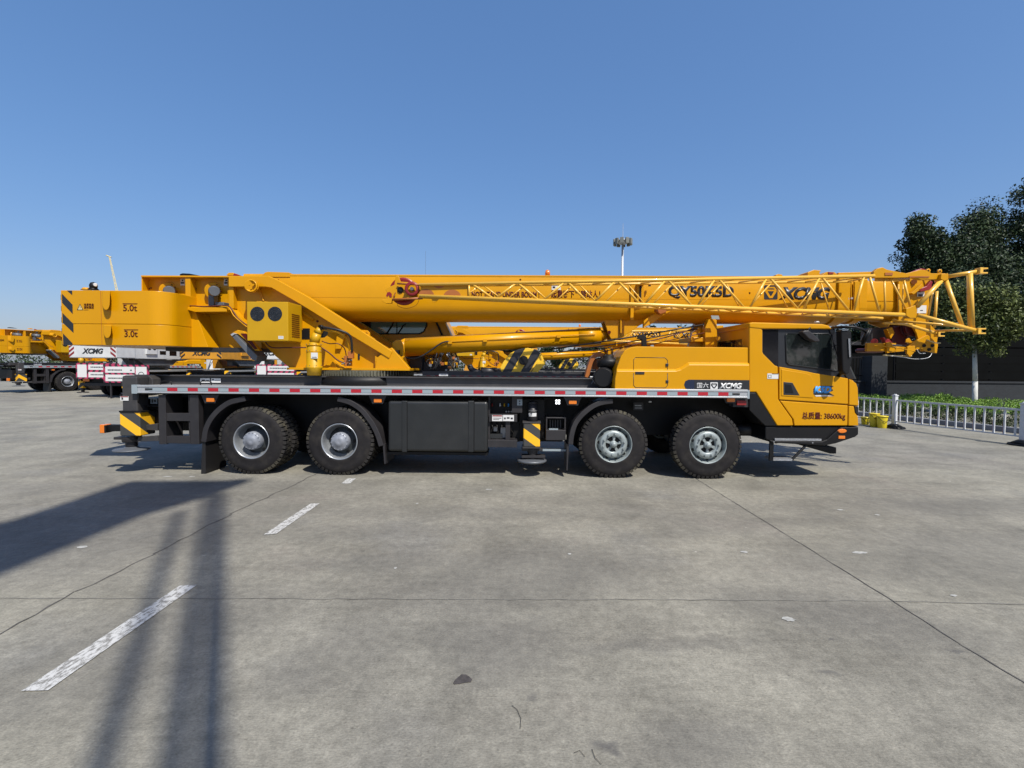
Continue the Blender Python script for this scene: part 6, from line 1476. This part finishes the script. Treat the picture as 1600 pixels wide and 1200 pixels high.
mb = MB().cone(P(1395, 500, 8.75), b1, 0.028, 0.028, 10); mb.build('root_tube', 'lattice', jb)
p = b1; MB().box(p.x-0.04, p.x, p.y-0.05, p.y+0.05, p.z-0.05, p.z+0.05).box(p.x, p.x+0.085, p.y-0.04, p.y+0.04, p.z+0.025, p.z+0.048).box(p.x, p.x+0.085, p.y-0.04, p.y+0.04, p.z-0.048, p.z-0.025).build('fork_end', 'lattice', jb, bevel=0.004)
mb = MB(); mb.cone(P(1395, 501, 8.7), P(1505, 510, 8.05), 0.022, 0.022, 8); mb.cone(P(1462, 517, 8.75), P(1525, 516, 8.05), 0.018, 0.018, 8); mb.cone(P(1380, 505, 8.7), P(1425, 507, 8.7), 0.02, 0.02, 8)
mb.cone(P(1460, 444, 8.75), P(1448, 505, 8.78), 0.018, 0.018, 8); mb.cone(P(1464, 455, 8.7), P(1460, 512, 8.7), 0.022, 0.022, 8); mb.cone(P(1470, 436, 8.3), P(1462, 440, 8.75), 0.022, 0.022, 8); mb.build('root_brace', 'lattice', jb)
# shadows on boom come from the lattice itself

# ================================================================ HOOK BLOCK (rests on the deck)
hk = empty('hook_block', P(815, 588, 9.3), 'black and yellow striped hook block lying on the dark deck under the cylinder', 'hook block')
CH = [(778, 582), (786, 566), (797, 552), (810, 545.5), (824, 543.5), (838, 546), (846, 553), (850, 563), (846, 572), (834, 584), (824, 588), (790, 588), (782, 586)]
MB().prism(pp(9.20, CH), 9.20, 9.23).build('cheek_plate', 'hazardhook', hk, bevel=0.004)
MB().prism(pp(9.20, CH), 9.50, 9.53).build('cheek_plate', 'hazardhook', hk, bevel=0.004)
for k in range(3): MB().lathe([(0.02, 0), (0.24, 0), (0.25, .01), (0.22, .03), (0.25, .05), (0.24, .06), (0.02, .06)], (P(815, 566, 9.2).x, 9.25+k*0.085, P(815, 566, 9.2).z), 'y', 28).build('sheave', 'black', hk)
MB().cone(P(818, 563, 9.15), P(818, 563, 9.20), 0.085, 0.09, 20).build('sheave_cap', 'black', hk)
pprism([(826, 586), (840, 566), (846, 563), (853, 564), (851, 570), (838, 584)], 9.16, 9.2).build('tail_plate', 'hazardhook', hk, bevel=0.004)
mb = MB(); ptube(mb, smooth_path([(786, 578, 9.3), (776, 582, 9.2), (762, 583, 9.15), (748, 582, 9.15), (738, 578, 9.2), (734, 572, 9.25)], 4), 0.055, 10); mb.cone(P(752, 581, 9.1), P(776, 580, 9.15), 0.09, 0.06, 14); mb.build('hook', 'charcoal', hk)
# ================================================================ OTHER CRANES IN THE YARD
YG = 'truck cranes parked in the yard'
CR['group'] = YG
def place_copy(src, label, loc, rz=0.0, group=YG):
    c = copy_tree(src); c.location = loc; c.rotation_euler = (0, 0, rz); c['label'] = label
    if group: c['group'] = group
    return c
hk['group'] = 'hook blocks on the crane decks'
SH = Vector((2.1, 11.7, 0))
place_copy(CR, 'yellow truck crane parked parallel right behind the foreground crane, seen only under its boom', C0+SH)
place_copy(hk, 'small striped hook block seen through the gap on the deck of the crane behind', hk.location+SH, group=hk['group'])
o = place_copy(CR, 'yellow truck crane turned away at the far left edge of the yard', Vector((-29.4, 36.3, 0)), R(72)); o.scale = (1.12,)*3
yard_first = o

tyre_lo = mesh_of(MB().lathe([(0.29, 0.0), (0.50, 0.0), (0.545, 0.04), (0.55, 0.24), (0.50, 0.28), (0.29, 0.28)], (0, 0, 0), 'y', 32, caps=False), ['tyre'], 'tyre')
rim_lo = mesh_of(MB().lathe([(0.30, 0.0), (0.285, 0.01), (0.26, 0.12), (0.22, 0.16), (0.14, 0.15), (0.13, 0.02), (0.0, 0.01)], (0, 0, 0), 'y', 28, caps=False), ['rim'], 'rim')
def yard_crane(label, paint, X, Y, rz, boards=True, hz='hazardred'):
    """heading is local +x; origin under the centre of the carrier"""
    t = empty('truck_crane', (0, 0, 0), label, 'crane', YG)
    def part(mb, name, m, **k): return mb.build(name, m, t, **k)
    part(MB().box(-5.6, 5.6, -0.5, 0.5, 0.65, 1.35).box(-6.0, 5.6, -1.33, 1.33, 1.3, 1.42).box(-5.9, -5.5, -1.3, 1.3, 0.75, 1.3).box(-1.6, 0.4, -1.3, -0.5, 0.45, 1.2).box(-1.6, 0.4, 0.5, 1.3, 0.45, 1.2), 'chassis', 'black', bevel=0.02)
    part(MB().box(-6.0, 5.6, -1.36, -1.33, 1.38, 1.48).box(-6.0, 5.6, 1.33, 1.36, 1.38, 1.48), 'side_rail', 'alu')
    for x in (-4.2, -2.8, 2.4, 3.9):
        for s in (-1, 1):
            w = bpy.data.objects.new('wheel', None); COL.objects.link(w); w.parent = t; w.location = (x, s*1.30, 0.55); w.rotation_euler = (0, 0, 0 if s < 0 else PI)
            obj_from('tyre', tyre_lo, w); obj_from('rim', rim_lo, w)
            if x < 0: obj_from('tyre', tyre_lo, w, (0, 0.33, 0))
    for x in (-5.9, 0.9):
        for s in (-1, 1):
            j = MB().box(x-0.13, x+0.13, s*1.2-0.13, s*1.2+0.13, 0.5, 1.45).build('outrigger_jack', 'hazardjack', t)
            MB().cone((x, s*1.2, 0.28), (x, s*1.2, 0.5), 0.08, 0.08, 10).cone((x, s*1.2, 0.24), (x, s*1.2, 0.28), 0.26, 0.26, 16).build('jack_pad', 'charcoal', j)
    # tail lamps
    for s in (-1, 1):
        part(MB().box(-6.03, -6.0, s*0.95-0.22, s*0.95+0.22, 0.86, 1.06), 'tail_lamp', 'orange')
    part(MB().box(-6.06, -6.0, -1.2, 1.2, 0.62, 0.78), 'rear_bumper', 'charcoal', bevel=0.01)
    # carrier cab and hood
    part(MB().prism([(4.6, 0.75), (6.3, 0.75), (6.35, 1.4), (6.1, 2.45), (4.6, 2.5)], -1.25, 1.25), 'carrier_cab', paint, bevel=0.05)
    part(MB().prism([(4.9, 1.55), (6.2, 1.45), (6.05, 2.35), (4.9, 2.4)], -1.262, 1.262), 'cab_window', 'glass')
    part(MB().box(6.12, 6.36, -1.1, 1.1, 1.55, 2.2), 'windscreen', 'glass')
    part(MB().prism([(2.4, 1.42), (2.6, 2.1), (2.9, 2.2), (4.6, 2.2), (4.6, 1.42)], -1.2, -0.4), 'engine_hood', paint, bevel=0.04)
    # turntable, webs, counterweight
    part(MB().lathe([(0.85, 1.42), (0.9, 1.5), (0.85, 1.6)], (-2.6, 0, 0), 'z', 32), 'slewing_ring', 'gear')
    part(MB().prism([(-4.7, 2.5), (-4.6, 3.3), (-3.9, 3.3), (-1.7, 2.0), (-1.6, 1.62), (-3.6, 1.62), (-4.2, 2.2)], -0.52, -0.46).prism([(-4.7, 2.5), (-4.6, 3.3), (-3.9, 3.3), (-1.7, 2.0), (-1.6, 1.62), (-3.6, 1.62), (-4.2, 2.2)], 0.46, 0.52).box(-3.6, -1.6, -0.5, 0.5, 1.6, 1.68), 'turntable', paint, bevel=0.01)
    cwb = part(MB().box(-6.6, -5.3, -1.28, 1.28, 2.14, 2.86).box(-5.3, -4.3, -0.6, 0.6, 2.3, 2.86), 'counterweight', paint, bevel=0.04)
    for s in (-1, 1):
        b = MB()
        for k in range(3): z = 2.16+k*0.24; b.prismx([(s*1.26, z), (s*0.98, z+0.22), (s*0.98, z+0.34 if k < 2 else 2.84), (s*1.26, z+0.12)], -6.606, -6.598)
        b.build('hazard_stripe', 'red' if hz == 'hazardred' else 'decalblack', cwb)
    c = bpy.data.curves.new('t', 'FONT'); c.body = 'XCMG'; c.offset = 0.05; c.shear = 0.25; o = bpy.data.objects.new('t', c); COL.objects.link(o); bpy.context.view_layer.update()
    me = bpy.data.meshes.new_from_object(o.evaluated_get(bpy.context.evaluated_depsgraph_get())); COL.objects.unlink(o); bpy.data.objects.remove(o)
    for v in me.vertices: x_, y_ = v.co.x, v.co.y; v.co = Vector((-6.61, 0.5-x_*0.36, 2.38+y_*0.36))
    me.materials.clear(); me.materials.append(M['decalblack']); 
    for p in me.polygons: p.material_index = 0
    lo_ = bpy.data.objects.new('lettering', me); COL.objects.link(lo_); lo_.parent = cwb
    # cooler, operator cab, cylinder, boom
    part(MB().box(-4.5, -3.7, -1.30, -0.6, 2.4, 3.0), 'oil_cooler', paint, bevel=0.01)
    part(MB().box(-5.3, -1.7, -1.22, -0.56, 2.12, 2.82), 'machine_housing', paint, bevel=0.03); part(MB().box(-2.6, -2.0, -1.226, -1.2, 2.35, 2.7).box(-3.4, -2.9, -1.226, -1.2, 2.4, 2.62), 'housing_window', 'glossblack')
    part(MB().prism([(-5.0, 2.1), (-4.4, 1.75), (-2.2, 1.75), (-1.7, 2.1)], -1.1, -0.6), 'housing_skirt', 'motor')
    f = MB()
    for x in (-4.3, -3.92): f.cone((x, -1.308, 2.78), (x, -1.29, 2.78), 0.14, 0.14, 20)
    f.build('fan_opening', 'glossblack', t)
    part(MB().cone((-4.45, -0.7, 2.0), (-3.9, -0.7, 1.7), 0.05, 0.05, 8).box(-4.9, -4.2, -0.9, -0.55, 1.75, 2.15), 'radiator', 'motor', bevel=0.02)
    part(MB().prism([(-3.4, 1.55), (-3.5, 3.2), (-2.0, 3.2), (-1.6, 2.3), (-1.7, 1.55)], 0.65, 1.35), 'operator_cab', paint, bevel=0.04)
    part(MB().prism([(-3.3, 2.3), (-3.3, 3.05), (-2.1, 3.05), (-1.8, 2.3)], 0.64, 1.36), 'cab_window', 'glass')
    part(MB().box(-5.9, -4.4, -0.5, -0.44, 2.5, 3.3).box(-5.9, -4.4, 0.44, 0.5, 2.5, 3.3).cone((-5.3, -0.6, 2.95), (-5.3, 0.6, 2.95), 0.17, 0.17, 18), 'winch_frame', paint)
    sec = [(-0.36, 2.95), (-0.36, 3.45), (0.36, 3.45), (0.36, 2.95)]+[(0.36*math.cos(PI*k/12), 2.95-0.38*math.sin(PI*k/12)) for k in range(1, 12)]
    bo = part(MB().prismx(sec, -4.5, 6.6), 'boom', paint)
    MB().prismx([(y*.86, 0.42+z*.87) for y, z in sec], 6.6, 7.6).build('boom_stage', paint, bo)
    MB().box(7.4, 7.9, -0.35, 0.35, 2.4, 3.4).build('boom_head', paint, bo, bevel=0.04)
    part(MB().cone((-1.9, 0, 2.0), (2.3, 0, 2.45), 0.17, 0.15, 20), 'luffing_cylinder', paint)
    l = MB()
    for z in (3.0, 3.45):
        for y in (-0.95, -0.5): l.cone((-1.5, y, z), (7.6, y, z), 0.025, 0.025, 6)
    for k in range(18):
        x = -1.5+k*0.5; s = k % 2
        l.cone((x, -0.95, 3.0 if s else 3.45), (x+0.5, -0.95, 3.45 if s else 3.0), 0.015, 0.015, 5)
    part(l, 'lattice_jib', paint)
    if boards:
        b = MB().box(-6.5, -6.44, -1.30, 1.0, 1.02, 1.86); bd = b.build('warning_board', 'signborder', t)
        MB().box(-6.506, -6.498, -1.18, 0.32, 1.50, 1.78).box(-6.506, -6.498, -1.18, 0.32, 1.10, 1.38).box(-6.506, -6.498, 0.42, 0.92, 1.10, 1.78).build('board_face', 'sticker', bd)
        for txt, z in (('COMPONENTS', 1.60), ('LARGURA  2m', 1.20)):
            pass
        bl = MB()
        rr = random.Random(5)
        for z in (1.61, 1.21):
            y = 0.2
            while y > -0.75: wdt = rr.uniform(.04, .08); bl.box(-6.510, -6.504, y-wdt, y, z, z+0.07); y -= wdt+.02
            bl.box(-6.510, -6.504, -1.05, -0.98, z, z+.05)
        bl.build('board_print', 'motor', bd)
    t.location = (X, Y, 0); t.rotation_euler = (0, 0, rz); return t
def bx_(px, Y): return (px-812)*Y/FPX
yard_crane('white truck crane seen from behind below the counterweight, with red striped white ballast', 'whitepaint', bx_(139, 25.3), 25.3+6.6, R(90))
yard_crane('yellow truck crane seen from behind right of the white one, with black striped yellow ballast', 'yellowfar', bx_(312, 29), 29+6.6, R(90), boards=False, hz='black')
yard_crane('white truck crane mostly hidden behind the turntable, its warning board showing below the cooler', 'whitepaint', bx_(425, 27), 27+6.6, R(90))
yard_crane('yellow truck crane third row back, seen through the gap left of the hook block', 'yellowfar', -6.5, 36, R(4), boards=False, hz='black')
yard_crane('white truck crane far back whose flank shows between the two nearer rear ends', 'whitepaint', -33, 52, R(20), boards=False)
# separate board between the white and the yellow crane
ws = empty('warning_board', (bx_(196, 25), 25.0, 0), 'white warning board with red and black striped border standing left of the outrigger post', 'sign')
x0, x1 = PX(161, 25), PX(232, 25); z1 = PZ(570, 25, 195); z0 = PZ(598, 25, 195)
MB().box(x0, x1, 25.0, 25.05, z0, z1).build('border', 'signborder', ws)
xa = x0+(x1-x0)*0.72; zm = (z0+z1)/2
MB().box(x0+.12, xa-.06, 24.992, 25.0, zm+.05, z1-.10).box(x0+.12, xa-.06, 24.992, 25.0, z0+.08, zm-.05).box(xa, x1-.10, 24.992, 25.0, z0+.08, z1-.10).build('board_face', 'sticker', ws)
MB().lathe([(0.13, 0), (0.16, 0), (0.16, .01), (0.13, .01), (0.13, 0)], ((xa+x1-.1)/2, 24.985, zm-.05), 'y', 24).build('board_symbol', 'stickerink', ws)
mb = MB(); rr = random.Random(9)
for z in (zm+.16, z0+.2):
    x = x0+.25
    while x < x0+1.0: wdt = rr.uniform(.04, .08); mb.box(x, x+wdt, 24.986, 24.992, z, z+.07); x += wdt+.02
    mb.box(xa-.3, xa-.2, 24.986, 24.992, z, z+.06)
mb.build('board_print', 'motor', ws)
MB().box(x0+.3, x0+.36, 25.05, 25.11, 0, z1).box(x1-.36, x1-.3, 25.05, 25.11, 0, z1).build('support_post', 'charcoal', ws)
